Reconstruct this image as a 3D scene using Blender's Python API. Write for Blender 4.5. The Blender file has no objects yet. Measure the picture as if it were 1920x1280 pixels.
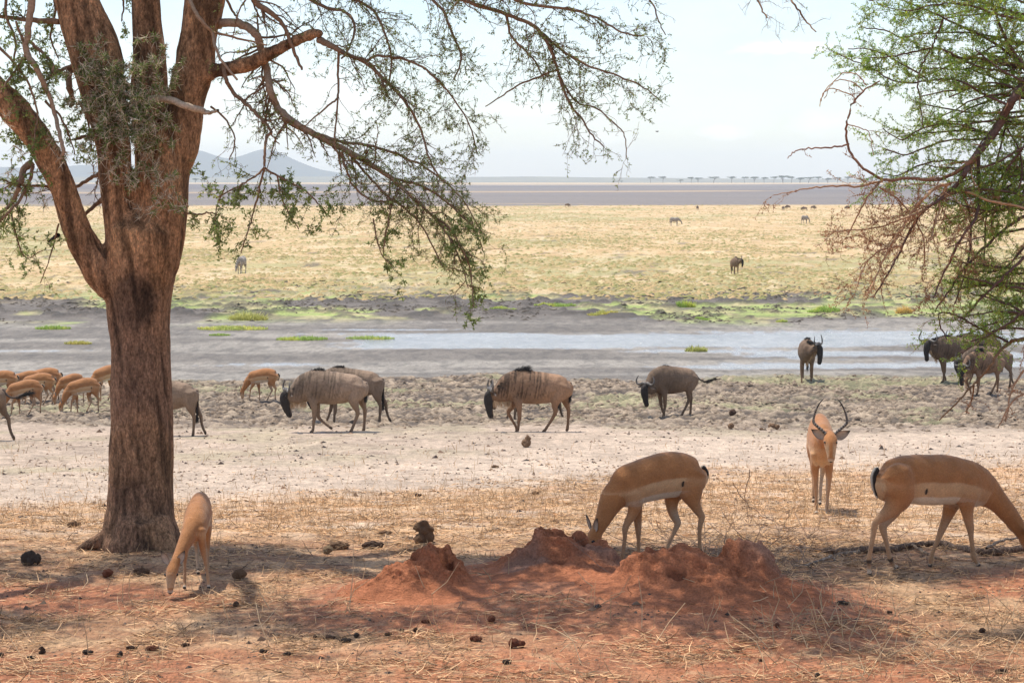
import bpy, math, random
import numpy as np
from mathutils import Vector, Matrix
R = math.radians
SC = bpy.context.scene
COL = SC.collection
random.seed(7)
RNG = np.random.default_rng(11)

# ------------------------------------------------------------------ camera
FPX = 3733.0            # focal length in pixels of the 1920 px wide photograph (70 mm lens)
EYE = 2.9
PITCH = math.atan(305 / FPX)
cam_d = bpy.data.cameras.new('camera'); cam = bpy.data.objects.new('camera', cam_d); COL.objects.link(cam)
cam.location = (0, 0, EYE); cam.rotation_euler = (R(90) - PITCH, 0, 0)
cam_d.sensor_width = 36; cam_d.lens = 36 * FPX / 1920; cam_d.clip_start = 0.2; cam_d.clip_end = 60000
SC.camera = cam

# ------------------------------------------------------------------ light
SUN_DIR = Vector((-0.27, 0.20, 0.94)).normalized()          # towards the sun: high, a little behind the scene, from the left
SUN_EL = math.asin(SUN_DIR.z); SUN_AZ = math.atan2(SUN_DIR.x, SUN_DIR.y)
sl = bpy.data.lights.new('sun', 'SUN'); sun = bpy.data.objects.new('sun', sl); COL.objects.link(sun)
sl.energy = 3.55; sl.angle = R(0.55); sl.color = (1.0, 0.93, 0.81)
sun.rotation_euler = SUN_DIR.to_track_quat('Z', 'Y').to_euler()
SC.cycles.volume_bounces = 3; SC.cycles.max_bounces = 8
SC.view_settings.view_transform = 'Standard'; SC.view_settings.look = 'None'
SC.view_settings.exposure = 0.52; SC.view_settings.gamma = 1; SC.view_settings.use_curve_mapping = False

w = bpy.data.worlds.new('World'); SC.world = w; w.use_nodes = True
nt = w.node_tree; nt.nodes.clear()
def N(nt, t, **k):
    n = nt.nodes.new(t)
    for a, b in k.items():
        if a == 'inp':
            for i, v in b.items(): n.inputs[i].default_value = v
        else: setattr(n, a, b)
    return n
def L(nt, a, b): nt.links.new(a, b)
sky = N(nt, 'ShaderNodeTexSky', sky_type='NISHITA', sun_disc=False, sun_elevation=SUN_EL, sun_rotation=SUN_AZ,
        altitude=900, air_density=1.0, dust_density=1.2, ozone_density=1.0)
bg = N(nt, 'ShaderNodeBackground', inp={'Strength': 0.132}); wo = N(nt, 'ShaderNodeOutputWorld')
tc = N(nt, 'ShaderNodeTexCoord'); sep = N(nt, 'ShaderNodeSeparateXYZ'); L(nt, tc.outputs['Generated'], sep.inputs[0])
def M(nt, op, a, b=None, c=None, clamp=False):
    n = nt.nodes.new('ShaderNodeMath'); n.operation = op; n.use_clamp = clamp
    for i, v in enumerate((a, b, c)):
        if v is None: continue
        if isinstance(v, (int, float)): n.inputs[i].default_value = v
        else: nt.links.new(v, n.inputs[i])
    return n.outputs[0]
# thin cloud sheet + a few small cumulus heaps low over the plain (azimuth / elevation on the sky)
az = M(nt, 'ARCTAN2', sep.outputs[0], sep.outputs[1]); el = M(nt, 'ARCSINE', sep.outputs[2])
cmb = N(nt, 'ShaderNodeCombineXYZ'); L(nt, az, cmb.inputs[0]); L(nt, M(nt, 'MULTIPLY', el, 2.6), cmb.inputs[1])
nz = N(nt, 'ShaderNodeTexNoise', inp={'Scale': 26.0, 'Detail': 7.0, 'Roughness': 0.55}); L(nt, cmb.outputs[0], nz.inputs['Vector'])
nz2 = N(nt, 'ShaderNodeTexNoise', inp={'Scale': 5.0, 'Detail': 6.0, 'Roughness': 0.6}); L(nt, cmb.outputs[0], nz2.inputs['Vector'])
cloud = None
for (px, py, wx, wy, s) in ((1440, 94, 78, 20, 1.0), (1505, 97, 70, 14, .85), (1345, 250, 60, 15, .6), (985, 205, 90, 16, .5),
                            (1540, 235, 75, 24, .5), (600, 180, 160, 60, .55), (880, 135, 60, 22, .4), (1130, 260, 70, 12, .4), (560, 250, 130, 26, .4), (60, 250, 120, 30, .4), (1960, 150, 120, 40, .6), (-200, 90, 120, 50, .7)):
    da = M(nt, 'DIVIDE', M(nt, 'SUBTRACT', az, (px - 960) / FPX), wx / FPX)
    de = M(nt, 'DIVIDE', M(nt, 'SUBTRACT', el, (335 - py) / FPX), wy / FPX)
    r = M(nt, 'SQRT', M(nt, 'ADD', M(nt, 'MULTIPLY', da, da), M(nt, 'MULTIPLY', de, de)))
    r = M(nt, 'ADD', r, M(nt, 'MULTIPLY', M(nt, 'SUBTRACT', nz.outputs[0], 0.5), 2.6))
    k = M(nt, 'MULTIPLY', M(nt, 'SUBTRACT', 1.25, r, clamp=True), s)
    cloud = k if cloud is None else M(nt, 'MAXIMUM', cloud, k)
thin = M(nt, 'MULTIPLY', M(nt, 'SUBTRACT', nz2.outputs[0], 0.36, clamp=True), 1.3, clamp=True)
cloud = M(nt, 'MAXIMUM', M(nt, 'MULTIPLY', cloud, 1.0), thin)
mx = N(nt, 'ShaderNodeMix', data_type='RGBA'); L(nt, cloud, mx.inputs['Factor'])
L(nt, sky.outputs[0], mx.inputs['A']); mx.inputs['B'].default_value = (7.2, 7.2, 7.2, 1)
L(nt, mx.outputs['Result'], bg.inputs['Color']); L(nt, bg.outputs[0], wo.inputs[0])

# ------------------------------------------------------------------ helpers
def hsh(ix, iy, seed):
    h = (ix.astype(np.int64) * 374761393 + iy.astype(np.int64) * 668265263 + seed * 974634777) & 0xffffffff
    h = ((h ^ (h >> 13)) * 1274126177) & 0xffffffff
    return ((h ^ (h >> 16)) & 0xffff) / 65535.0
def vn(x, y, seed=0):
    x = np.asarray(x, float); y = np.asarray(y, float)
    ix = np.floor(x); iy = np.floor(y); fx = x - ix; fy = y - iy
    fx = fx * fx * (3 - 2 * fx); fy = fy * fy * (3 - 2 * fy)
    a = hsh(ix, iy, seed); b = hsh(ix + 1, iy, seed); c = hsh(ix, iy + 1, seed); d = hsh(ix + 1, iy + 1, seed)
    return (a + (b - a) * fx) * (1 - fy) + (c + (d - c) * fx) * fy
def fbm(x, y, sx, sy=None, seed=0, octv=4, gain=0.5):
    sy = sy or sx; t = 0; a = 1; s = 0; x = np.asarray(x, float) / sx; y = np.asarray(y, float) / sy
    for o in range(octv):
        t = t + a * vn(x + 17.3 * o, y - 9.1 * o, seed + o); s += a; a *= gain; x = x * 2.03; y = y * 2.03
    return t / s
def sm(a, b, x):
    t = np.clip((np.asarray(x, float) - a) / (b - a), 0, 1); return t * t * (3 - 2 * t)
def lerp(a, b, t): return a + (b - a) * t

_py = np.array([-60, 0, 12, 15, 16.5, 19.5, 22, 27, 33, 39, 50, 62, 68, 100, 138, 300, 560, 1000, 1500, 2000, 2500, 2650, 2900, 4000, 9000.])
_pz = np.array([.1, .05, 0, 0, -.08, -.42, -.70, -1.22, -1.72, -2.08, -2.9, -3.4, -3.62, -3.66, -3.72, -3.85, -3.88, -3.9, -3.8, -3.3, -2.4, -2.35, -4.0, -9, -16.])
_ty = np.concatenate([np.linspace(-60, 9.9, 60), np.geomspace(10, 9000, 900)])
_tz = np.interp(_ty, _py, _pz)
_k = np.exp(-np.linspace(-2, 2, 15) ** 2); _k /= _k.sum()
_ts = np.convolve(np.pad(_tz, 7, 'edge'), _k, 'valid')
def base_z(y): return np.interp(y, _ty, _ts)
MOUNDS = [(-.56, 13.75, .52, .30), (.36, 14.35, .60, .30), (1.02, 13.5, .62, .22), (1.65, 13.65, .60, .34)]
def ground_z(x, y):
    x = np.asarray(x, float); y = np.asarray(y, float)
    z = base_z(y)
    z = z + (fbm(x, y, 3.0, seed=3, octv=2) - .5) * .10 * sm(9, 13, y) * (1 - .7 * sm(60, 68, y) * (1 - sm(96, 110, y)))
    near = 1 - sm(26, 34, y)
    z = z + near * (fbm(x, y, .22, seed=5, octv=3) - .5) * .035
    # low red apron around the termite mounds
    for (mx_, my_, r_, h_) in MOUNDS:
        z = z + .07 * np.exp(-((x - mx_) ** 2 + (y - my_ + .25) ** 2) / (2 * (r_ * 1.15) ** 2))
    # churned hoof-printed mud
    wc = sm(40, 43.5, y + (fbm(x, y, 4, seed=21) - .5) * 6) * (1 - sm(62.5, 65, y + (fbm(x, y, 5, seed=22) - .5) * 5))
    c = fbm(x, y, .27, .42, seed=8, octv=3)
    z = z + wc * (np.abs(c - .5) * 2.6 * .14 - .04) + wc * (fbm(x, y, 1.7, seed=9, octv=3) - .5) * .26
    wd = sm(30, 34, y) * (1 - sm(40, 44, y))
    z = z + wd * (fbm(x, y, .5, seed=18, octv=3) - .5) * .04
    # pond bed
    wp = sm(63, 66, y) * (1 - sm(92, 97, y)); z = z + wp * (fbm(x, y, .7, 1.0, seed=12, octv=3) - .5) * .014
    wg = sm(90, 97, y + (fbm(x, y, 9, seed=23) - .5) * 10) * (1 - sm(126, 150, y))
    z = z + wg * (sm(.50, .75, fbm(x, y, .8, 1.4, seed=13, octv=4)) * .17)
    wh = sm(118, 150, y) * (1 - sm(560, 700, y)); z = z + wh * (fbm(x, y, 2.2, 3.5, seed=14, octv=4) - .5) * .30
    wi = sm(500, 600, y) * (1 - sm(2600, 2800, y)); z = z + wi * (fbm(x, y, 160, 300, seed=31, octv=3) - .5) * 1.0
    return z
def ray(px, py):
    c, s = math.cos(PITCH), math.sin(PITCH); u = 640 - py
    return Vector((px - 960, FPX * c + u * s, -FPX * s + u * c))
def P(px, py, d):
    """point at forward distance d that the photograph shows at pixel (px, py)"""
    r_ = ray(px, py); return Vector((0, 0, EYE)) + r_ * (d / r_.y)
def G(px, py):
    """where the sight line through (px, py) meets the ground"""
    ys = np.concatenate([np.arange(9, 70, .02), np.geomspace(70, 6000, 3000)])
    r_ = ray(px, py); xs = r_.x / r_.y * ys; zs = EYE + r_.z / r_.y * ys
    g = ground_z(xs, ys); i = np.argmax(zs < g)
    return Vector((xs[i], ys[i], g[i]))
def gz(x, y): return float(ground_z(np.array([x]), np.array([y]))[0])

def mesh_np(name, V, F, col=None, extra=None, smooth=True):
    """V (n,3), F list of arrays of faces (m,k)"""
    V = np.asarray(V, np.float32); me = bpy.data.meshes.new(name)
    if not isinstance(F, (list, tuple)): F = [F]
    F = [np.asarray(f, np.int32) for f in F if len(f)]
    nl = sum(f.size for f in F); nf = sum(len(f) for f in F)
    me.vertices.add(len(V)); me.vertices.foreach_set('co', V.ravel())
    me.loops.add(nl); me.polygons.add(nf)
    me.loops.foreach_set('vertex_index', np.concatenate([f.ravel() for f in F]))
    tot = np.concatenate([np.full(len(f), f.shape[1], np.int32) for f in F])
    me.polygons.foreach_set('loop_start', np.concatenate([[0], np.cumsum(tot)[:-1]]).astype(np.int32))
    me.polygons.foreach_set('loop_total', tot)
    me.polygons.foreach_set('use_smooth', np.full(nf, smooth))
    me.update(calc_edges=True)
    if col is not None: set_col(me, col)
    for k_, v_ in (extra or {}).items():
        a = me.attributes.new(k_, 'FLOAT', 'POINT'); a.data.foreach_set('value', np.asarray(v_, np.float32))
    return me
def set_col(me, col):
    col = np.asarray(col, np.float32)
    if col.shape[1] == 3: col = np.hstack([col, np.ones((len(col), 1), np.float32)])
    a = me.color_attributes.new('col', 'FLOAT_COLOR', 'POINT'); a.data.foreach_set('color', col.ravel())
def link(name, me, mat=None, parent=None, **props):
    o = bpy.data.objects.new(name, me); COL.objects.link(o)
    if mat is not None: me.materials.append(mat)
    if parent is not None: o.parent = parent
    for k_, v_ in props.items(): o[k_] = v_
    return o
def thing(name, label, cat, loc=(0, 0, 0), rz=0, group=None, scale=1.0):
    o = bpy.data.objects.new(name, None); COL.objects.link(o); o.location = loc; o.rotation_euler = (0, 0, rz)
    o.scale = (scale,) * 3; o.empty_display_size = .1
    o['label'] = label; o['category'] = cat
    if group: o['group'] = group
    return o
def copy_thing(src, label, loc, rz=0, scale=None, group=None):
    r_ = src.copy(); COL.objects.link(r_); r_.location = loc; r_.rotation_euler = (0, 0, rz); r_['label'] = label
    if scale: r_.scale = (scale,) * 3
    if group: r_['group'] = group
    for ch in list(src.children):
        c_ = ch.copy(); COL.objects.link(c_); c_.parent = r_
        for g_ in list(ch.children):
            d_ = g_.copy(); COL.objects.link(d_); d_.parent = c_
    return r_

def mat(name, rough=.9, col=None, attr=True, noise=(), bump=None, spec=.3, transl=0, sheen=0, attr_rough=None, hue=None):
    """noise: list of (scale, detail, lo, hi, stretch) multipliers on the colour; bump: list of (scale, detail, dist, stretch)"""
    m = bpy.data.materials.new(name); m.use_nodes = True; t = m.node_tree; b = t.nodes['Principled BSDF']
    b.inputs['Roughness'].default_value = rough; b.inputs['Specular IOR Level'].default_value = spec
    tcn = N(t, 'ShaderNodeTexCoord')
    if attr:
        a = N(t, 'ShaderNodeAttribute', attribute_name='col'); c = a.outputs['Color']
    else:
        a = N(t, 'ShaderNodeRGB'); a.outputs[0].default_value = (*col, 1); c = a.outputs[0]
    def vec(st):
        mp = N(t, 'ShaderNodeMapping'); mp.inputs['Scale'].default_value = st; L(t, tcn.outputs['Object'], mp.inputs[0]); return mp.outputs[0]
    for (sc_, de_, lo, hi, st) in noise:
        n = N(t, 'ShaderNodeTexNoise', inp={'Scale': sc_, 'Detail': de_, 'Roughness': .6}); L(t, vec(st), n.inputs['Vector'])
        mr = N(t, 'ShaderNodeMapRange', inp={'From Min': .3, 'From Max': .7, 'To Min': lo, 'To Max': hi}); L(t, n.outputs[0], mr.inputs[0])
        mm = N(t, 'ShaderNodeMix', data_type='RGBA', blend_type='MULTIPLY'); mm.inputs['Factor'].default_value = 1
        L(t, c, mm.inputs['A']); cc = N(t, 'ShaderNodeCombineColor')
        for i_ in range(3): L(t, mr.outputs[0], cc.inputs[i_])
        L(t, cc.outputs[0], mm.inputs['B']); c = mm.outputs['Result']
    L(t, c, b.inputs['Base Color'])
    nrm = None
    for (sc_, de_, di_, st) in (bump or ()):
        n = N(t, 'ShaderNodeTexNoise', inp={'Scale': sc_, 'Detail': de_, 'Roughness': .6}); L(t, vec(st), n.inputs['Vector'])
        bp = N(t, 'ShaderNodeBump', inp={'Distance': di_, 'Strength': 1.0}); L(t, n.outputs[0], bp.inputs['Height'])
        if nrm is not None: L(t, nrm, bp.inputs['Normal'])
        nrm = bp.outputs[0]
    if nrm is not None: L(t, nrm, b.inputs['Normal'])
    if attr_rough:
        a2 = N(t, 'ShaderNodeAttribute', attribute_name=attr_rough); L(t, a2.outputs['Fac'], b.inputs['Roughness'])
    if sheen: b.inputs['Sheen Weight'].default_value = sheen
    if transl:
        tr = N(t, 'ShaderNodeBsdfTranslucent'); L(t, c, tr.inputs[0])
        ms = N(t, 'ShaderNodeMixShader'); ms.inputs[0].default_value = transl
        L(t, b.outputs[0], ms.inputs[1]); L(t, tr.outputs[0], ms.inputs[2]); L(t, ms.outputs[0], t.nodes['Material Output'].inputs[0])
    return m
# ------------------------------------------------------------------ the ground, one sheet to the horizon
def build_ground():
    ys = [-60, -30, -12, 0, 5, 8, 9.5]
    y = 10.2
    while y < 20: ys.append(y); y += .027
    while y < 70: ys.append(y); y *= 1.0034
    while y < 125: ys.append(y); y *= 1.005
    while y < 700: ys.append(y); y *= 1.010
    while y < 8000: ys.append(y); y *= 1.03
    ys = np.array(ys)
    us = np.concatenate([-np.geomspace(.3, 4, 24)[::-1], np.linspace(-.296, .296, 520), np.geomspace(.3, 4, 24)])
    X = us[None, :] * np.maximum(ys, 12)[:, None]; Y = np.repeat(ys[:, None], len(us), 1)
    Z = ground_z(X, Y)
    n, m = X.shape; idx = np.arange(n * m).reshape(n, m)
    F = np.stack([idx[:-1, :-1], idx[:-1, 1:], idx[1:, 1:], idx[1:, :-1]], -1).reshape(-1, 4)
    x, y, z = X.ravel(), Y.ravel(), Z.ravel()
    C3 = lambda *c: np.array(c)[None, :]
    def mixc(a, b, t): return a + (b - a) * np.clip(t, 0, 1)[:, None]
    f1 = fbm(x, y, 1.3, seed=41, octv=5); f2 = fbm(x, y, .35, .22, seed=42, octv=4); f3 = fbm(x, y, .12, .06, seed=43, octv=3)
    f4 = fbm(x, y, 3.2, seed=44, octv=4); f5 = fbm(x, y, 7, 3.5, seed=45, octv=4)
    red = C3(.36, .135, .062); brown = C3(.34, .175, .090); straw = C3(.58, .37, .21); sand = C3(.50, .385, .295)
    col = np.repeat(brown, len(x), 0)
    # near soil: red earth with straw litter
    wr = np.zeros_like(x)
    for (mx_, my_, r_, h_) in MOUNDS:
        wr = np.maximum(wr, np.exp(-(((x - mx_) / (r_ * 1.7)) ** 2 + ((y - my_ + .5) / (r_ * 1.8)) ** 2) / 1.3))
    wr = np.maximum(wr, .60 * (1 - sm(11.6, 12.9, y + (f1 - .5) * 1.2)))
    wr = np.maximum(wr, .75 * np.exp(-((x + 3.2) ** 2 / 1.6 + (y - 13.6) ** 2 / .3)))
    wr = np.maximum(wr, .8 * np.exp(-((x - 3.9) ** 2 / 1.2 + (y - 14.2) ** 2 / .5)))
    col = mixc(col, straw * .85, sm(.42, .66, f2) * .75)
    col = mixc(col, red, sm(.22, .6, wr + (f1 - .5) * .8) * .92)
    col = mixc(col, straw * .8, sm(.60, .72, f3) * .5 * (1 - sm(.6, .9, wr)))
    # sunlit straw belt, pale track, sand with a trace of green
    ts = y - .95 * x * (1 - .35 * sm(0, 8, x)) + (f1 - .5) * 3 + (f4 - .5) * 3
    wst = sm(15.6, 17.6, y + (f1 - .5) * 1.6)
    stc = mixc(np.repeat(straw * 1.0, len(x), 0), sand * 1.05, sm(.4, .7, f2) * .7)
    stc = mixc(stc, C3(.40, .23, .14), sm(.52, .70, fbm(x, y, .5, .3, seed=46, octv=4)) * .65)
    col = mixc(col, stc, wst)
    tr = sm(24.5, 28.5, ts); col = mixc(col, mixc(np.repeat(sand * 1.02, len(x), 0), sand * .86, sm(.45, .7, f2) * .6), tr)
    t2 = sm(32.5, 36.5, ts); dsand = mixc(np.repeat(C3(.44, .335, .255), len(x), 0), C3(.36, .30, .19), sm(.48, .68, f1) * .6)
    dsand = mixc(dsand, sand * .9, sm(.52, .72, f5) * .6)
    dsand = mixc(dsand, C3(.26, .19, .14), sm(.62, .74, f2) * .5); col = mixc(col, dsand, t2)
    # churned mud, shadow in its hollows painted into the colour
    wc = sm(40, 43.5, y + (fbm(x, y, 4, seed=21) - .5) * 6)
    c = np.abs(fbm(x, y, .27, .42, seed=8, octv=3) - .5) * 2.6
    ch = mixc(np.repeat(C3(.075, .055, .042), len(x), 0), C3(.37, .285, .205), sm(.10, .75, c + (f2 - .5) * .5))
    ch = mixc(ch, C3(.33, .33, .16), sm(.54, .70, f4) * .45); col = mixc(col, ch, wc)
    # pond: grey wet mud
    e1 = y + (fbm(x, y, 5, seed=22) - .5) * 5
    wp = sm(62.5, 64.5, e1)
    g1 = fbm(x, y, 9, 2.6, seed=51, octv=4); g2 = fbm(x, y, .30, .9, seed=52, octv=2)
    pd = mixc(np.repeat(C3(.155, .133, .112), len(x), 0), C3(.275, .245, .21), sm(.35, .65, g1)); pd = mixc(pd, C3(.05, .042, .038), sm(.5, .72, g2) * .4)
    col = mixc(col, pd, wp)
    # wet streaks (mirror-like film of water), pale sky sheen also put into the colour
    yy = (y - 64) ; sx_ = x * .9
    film = np.zeros_like(x)
    for (yc, hw, xa, xb, s) in ((80.5, 3.8, -9, 40, 1.25), (73, 1.8, 5, 40, .85), (74.5, 1.0, -1, 16, .5), (69, 1.6, 2, 30, .75), (70.5, 1.5, -14, -3, .5), (76, .9, -24, -12, .45), (87, .8, -12, 3, .7), (92.5, .8, 2, 12, .8), (84, 1.2, -12, 6, .45)):
        film = np.maximum(film, s * np.exp(-((y - yc - .03 * x + (f5 - .5) * 3.5) / hw) ** 2) * sm(xa, xa + 6, x) * (1 - sm(xb - 6, xb, x)))
    film = sm(.28, .62, film + (g2 - .5) * .45 + (g1 - .5) * .8 - .03) * wp * (1 - sm(93, 96, y))
    col = mixc(col, C3(.36, .36, .37), film * .7)
    rough = .92 - .20 * wp
    rough = rough * (1 - film) + .18 * film
    # far shore: black clods and new green grass
    ws = sm(88, 96, y + (fbm(x, y, 9, seed=23) - .5) * 10)
    cl = sm(.50, .66, fbm(x, y, .8, 1.4, seed=13, octv=4))
    gr = sm(.40, .52, fbm(x, y, 5, 7, seed=55, octv=4))
    gc = mixc(np.repeat(C3(.30, .36, .11), len(x), 0), C3(.42, .37, .19), sm(.38, .62, f1)); gc = mixc(gc, C3(.14, .13, .07), sm(.5, .68, fbm(x, y, .9, 2.2, seed=71, octv=3)) * .6)
    sh = mixc(np.repeat(C3(.14, .12, .105), len(x), 0), gc, gr); sh = mixc(sh, C3(.05, .042, .036), cl * .75)
    col = mixc(col, sh, ws); rough = lerp(rough, .95, ws)
    # dry plain
    wpl = sm(108, 122, y + (f5 - .5) * 26); h1 = fbm(x, y, 30, 26, seed=56, octv=5); h2 = fbm(x, y, 2.0, 5.0, seed=57, octv=4)
    pl = mixc(np.repeat(C3(.52, .37, .195), len(x), 0), C3(.34, .31, .14), np.maximum(sm(.47, .62, h1 - (y - 118) / 1600 + .03), sm(.40, .56, h1 + .10 * (1 - sm(125, 185, y))) * (1 - sm(160, 230, y))) * .85)
    pl = mixc(pl, C3(.42, .27, .13), sm(.50, .72, h2) * .6); pl = mixc(pl, C3(.64, .50, .32), sm(.52, .7, fbm(x, y, 1.2, 7, seed=59, octv=3)) * .5); pl = mixc(pl, C3(.15, .12, .08), sm(.66, .76, fbm(x, y, 2.2, 4, seed=58, octv=4)) * .8 * (1 - sm(170, 420, y)))
    pl = mixc(pl, C3(.13, .115, .08), sm(.985, 1.0, np.exp(-((y - 176 + .35 * (x - 30) + (f5 - .5) * 14) / 5) ** 2) * sm(8, 16, x) + (f2 - .5) * .5) * .8)
    col = mixc(col, pl, wpl)
    # burnt ground, tan strip beyond
    wb = sm(500, 545, y + (fbm(x, y, 90, 50, seed=60, octv=5) - .5) * 150); b1 = fbm(x, y, 420, 130, seed=61, octv=4)
    bc = mixc(np.repeat(C3(.125, .108, .112), len(x), 0), C3(.19, .165, .155), sm(.35, .7, b1))
    strk = np.exp(-((y - 1010 - .35 * (x + 50)) / 60) ** 2) * (1 - sm(80, 190, x)); bc = mixc(bc, C3(.36, .26, .17), sm(.25, .75, strk + (b1 - .5)))
    col = mixc(col, bc, wb); col = mixc(col, C3(.50, .38, .24), sm(1950, 2250, y + (b1 - .5) * 300))
    col = np.clip(col, .01, .9)
    me = mesh_np('ground', np.stack([x, y, z], 1), F, col, {'wet': rough})
    m_ = mat('soil', noise=[(.32, 5, .88, 1.12, (1, .7, 1)), (1.6, 5, .80, 1.18, (1, .5, 1)), (8, 5, .72, 1.26, (1, .5, 1)), (38, 4, .66, 1.34, (1, .5, 1))],
             bump=[(34, 4, .025, (1, 1, 1)), (6, 5, .07, (1, .7, 1)), (1.3, 4, .05, (1, .5, 1))], attr_rough='wet', spec=.5)
    link('ground', me, m_, kind='structure')
build_ground()

def ridge(name, pts, d, thick, colr, base=-20, props=None, seed=1, rough_amp=3):
    """a real ridge: a crest line that falls away to both sides"""
    xs = np.linspace(pts[0][0], pts[-1][0], 420); cr = np.interp(xs, [p[0] for p in pts], [p[1] for p in pts])
    cr = np.convolve(np.pad(cr, 3, 'edge'), np.ones(7) / 7, 'valid')
    ws_ = np.linspace(-1, 1, 41); V = []
    wx = (xs - 960) / FPX * d; h = EYE + (335 - cr) / FPX * d
    for wv in ws_:
        y_ = d + wv * thick; f = (1 - abs(wv)) ** 1.15
        nn = (fbm(wx, np.full_like(wx, y_), d * .03, seed=seed, octv=5) - .5)
        zz = base + (h - base) * f + nn * rough_amp * 6 * (1 - abs(wv)) * np.clip(abs(wv) * 5, .12, 1)
        V.append(np.stack([wx * (1 + wv * thick / d * 0), np.full_like(wx, y_), zz], 1))
    V = np.concatenate(V); n, m = 41, 420; idx = np.arange(n * m).reshape(n, m)
    F = np.stack([idx[:-1, :-1], idx[:-1, 1:], idx[1:, 1:], idx[1:, :-1]], -1).reshape(-1, 4)
    nn = fbm(V[:, 0], V[:, 1], 90, seed=seed + 9, octv=4)[:, None]
    me = mesh_np(name, V, F, np.array(colr)[None] * (.7 + .6 * nn))
    link(name, me, MAT_HILL, kind='structure')
MAT_HILL = mat('hill_scrub', noise=[(.02, 4, .8, 1.2, (1, 1, 1))])
ridge('mountain', [(-900, 330), (-500, 318), (-150, 306), (0, 313), (80, 316), (160, 309), (230, 316), (290, 310), (330, 298), (375, 280), (400, 290), (430, 299), (460, 291), (487, 281), (507, 279), (530, 288), (560, 303), (600, 318), (650, 326), (720, 331), (800, 334)], 6600, 700, (.05, .065, .05), seed=4, rough_amp=2.5)
ridge('hills', [(-1200, 330), (0, 330), (300, 333), (620, 331), (900, 332), (1000, 331), (1130, 333), (1250, 334), (1500, 336), (1800, 334), (2300, 331), (3000, 330)], 5200, 500, (.16, .15, .09), base=-12, seed=6, rough_amp=.5)
# ------------------------------------------------------------------ shape tools
def tube(pts, lat=(0, 1, 0), seg=16, cap=True):
    """pts: (x, y, z, r_up, r_lat). Rings square to the path; returns V, F4, F3"""
    A = np.array([list(p) for p in pts], float); C = A[:, :3]; n = len(C)
    T = np.zeros_like(C); T[1:-1] = C[2:] - C[:-2]; T[0] = C[1] - C[0]; T[-1] = C[-1] - C[-2]
    T /= np.linalg.norm(T, axis=1)[:, None] + 1e-9
    lat = np.array(lat, float); V = []
    ang = np.linspace(0, 2 * np.pi, seg, endpoint=False)
    def ring(c, t, ra, rb):
        s = lat - t * (lat @ t); ln = np.linalg.norm(s)
        if ln < .05: s = np.array([1., 0, 0]) - t * t[0]; ln = np.linalg.norm(s)
        s = s / ln; u = np.cross(s, t)
        return c + np.cos(ang)[:, None] * u * ra + np.sin(ang)[:, None] * s * rb
    rows = []
    if cap:
        for f, k in ((.95, .35), (.6, .8)):
            r_ = min(A[0, 3], A[0, 4]); rows.append((C[0] - T[0] * r_ * f * .8, T[0], A[0, 3] * k * .75, A[0, 4] * k * .75))
    for i in range(n): rows.append((C[i], T[i], A[i, 3], A[i, 4]))
    if cap:
        for f, k in ((.6, .8), (.95, .35)):
            r_ = min(A[-1, 3], A[-1, 4]); rows.append((C[-1] + T[-1] * r_ * f * .8, T[-1], A[-1, 3] * k * .75, A[-1, 4] * k * .75))
    for r_ in rows: V.append(ring(*r_))
    m = len(rows); idx = np.arange(m * seg).reshape(m, seg); nx = np.roll(idx, -1, 1)
    F4 = np.stack([idx[:-1], nx[:-1], nx[1:], idx[1:]], -1).reshape(-1, 4)
    V = np.concatenate(V); c0 = V[:seg].mean(0); c1 = V[-seg:].mean(0); V = np.vstack([V, c0, c1])
    F3 = np.concatenate([np.stack([nx[0], idx[0], np.full(seg, len(V) - 2)], 1), np.stack([idx[-1], nx[-1], np.full(seg, len(V) - 1)], 1)])
    return V, F4, F3
def smooth_path(pts, k=4):
    """Catmull-Rom through control points of any width"""
    A = np.array(pts, float); n = len(A)
    if n < 3: return A
    A2 = np.vstack([2 * A[0] - A[1], A, 2 * A[-1] - A[-2]]); out = []
    for i in range(n - 1):
        p0, p1, p2, p3 = A2[i:i + 4]
        for t in np.linspace(0, 1, k, endpoint=False):
            out.append(.5 * ((2 * p1) + (-p0 + p2) * t + (2 * p0 - 5 * p1 + 4 * p2 - p3) * t * t + (-p0 + 3 * p1 - 3 * p2 + p3) * t ** 3))
    out.append(A[-1]); return np.array(out)
def join(parts):
    V, F4, F3, o = [], [], [], 0
    for v, a, b in parts:
        V.append(v); F4.append(a + o); F3.append(b + o); o += len(v)
    return np.concatenate(V), np.concatenate(F4), np.concatenate(F3)
def fuse(parts, voxel, sm_it=3, sm_f=.5):
    """one continuous skin round overlapping tubes"""
    V, F4, F3 = join(parts)
    me = mesh_np('tmp', V, [F4, F3]); o = bpy.data.objects.new('tmp', me); COL.objects.link(o)
    m1 = o.modifiers.new('r', 'REMESH'); m1.mode = 'VOXEL'; m1.voxel_size = voxel; m1.adaptivity = 0
    if sm_it: m2 = o.modifiers.new('s', 'SMOOTH'); m2.factor = sm_f; m2.iterations = sm_it
    dg = bpy.context.evaluated_depsgraph_get(); dg.update()
    r = bpy.data.meshes.new_from_object(o.evaluated_get(dg)); bpy.data.objects.remove(o); bpy.data.meshes.remove(me)
    r.polygons.foreach_set('use_smooth', np.ones(len(r.polygons), bool)); return r
def co_of(me):
    a = np.zeros(len(me.vertices) * 3, np.float32); me.vertices.foreach_get('co', a); return a.reshape(-1, 3).astype(float)
def no_of(me):
    a = np.zeros(len(me.vertices) * 3, np.float32); me.vertices.foreach_get('normal', a); return a.reshape(-1, 3).astype(float)
def put_co(me, c): me.vertices.foreach_set('co', c.astype(np.float32).ravel()); me.update()
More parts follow.
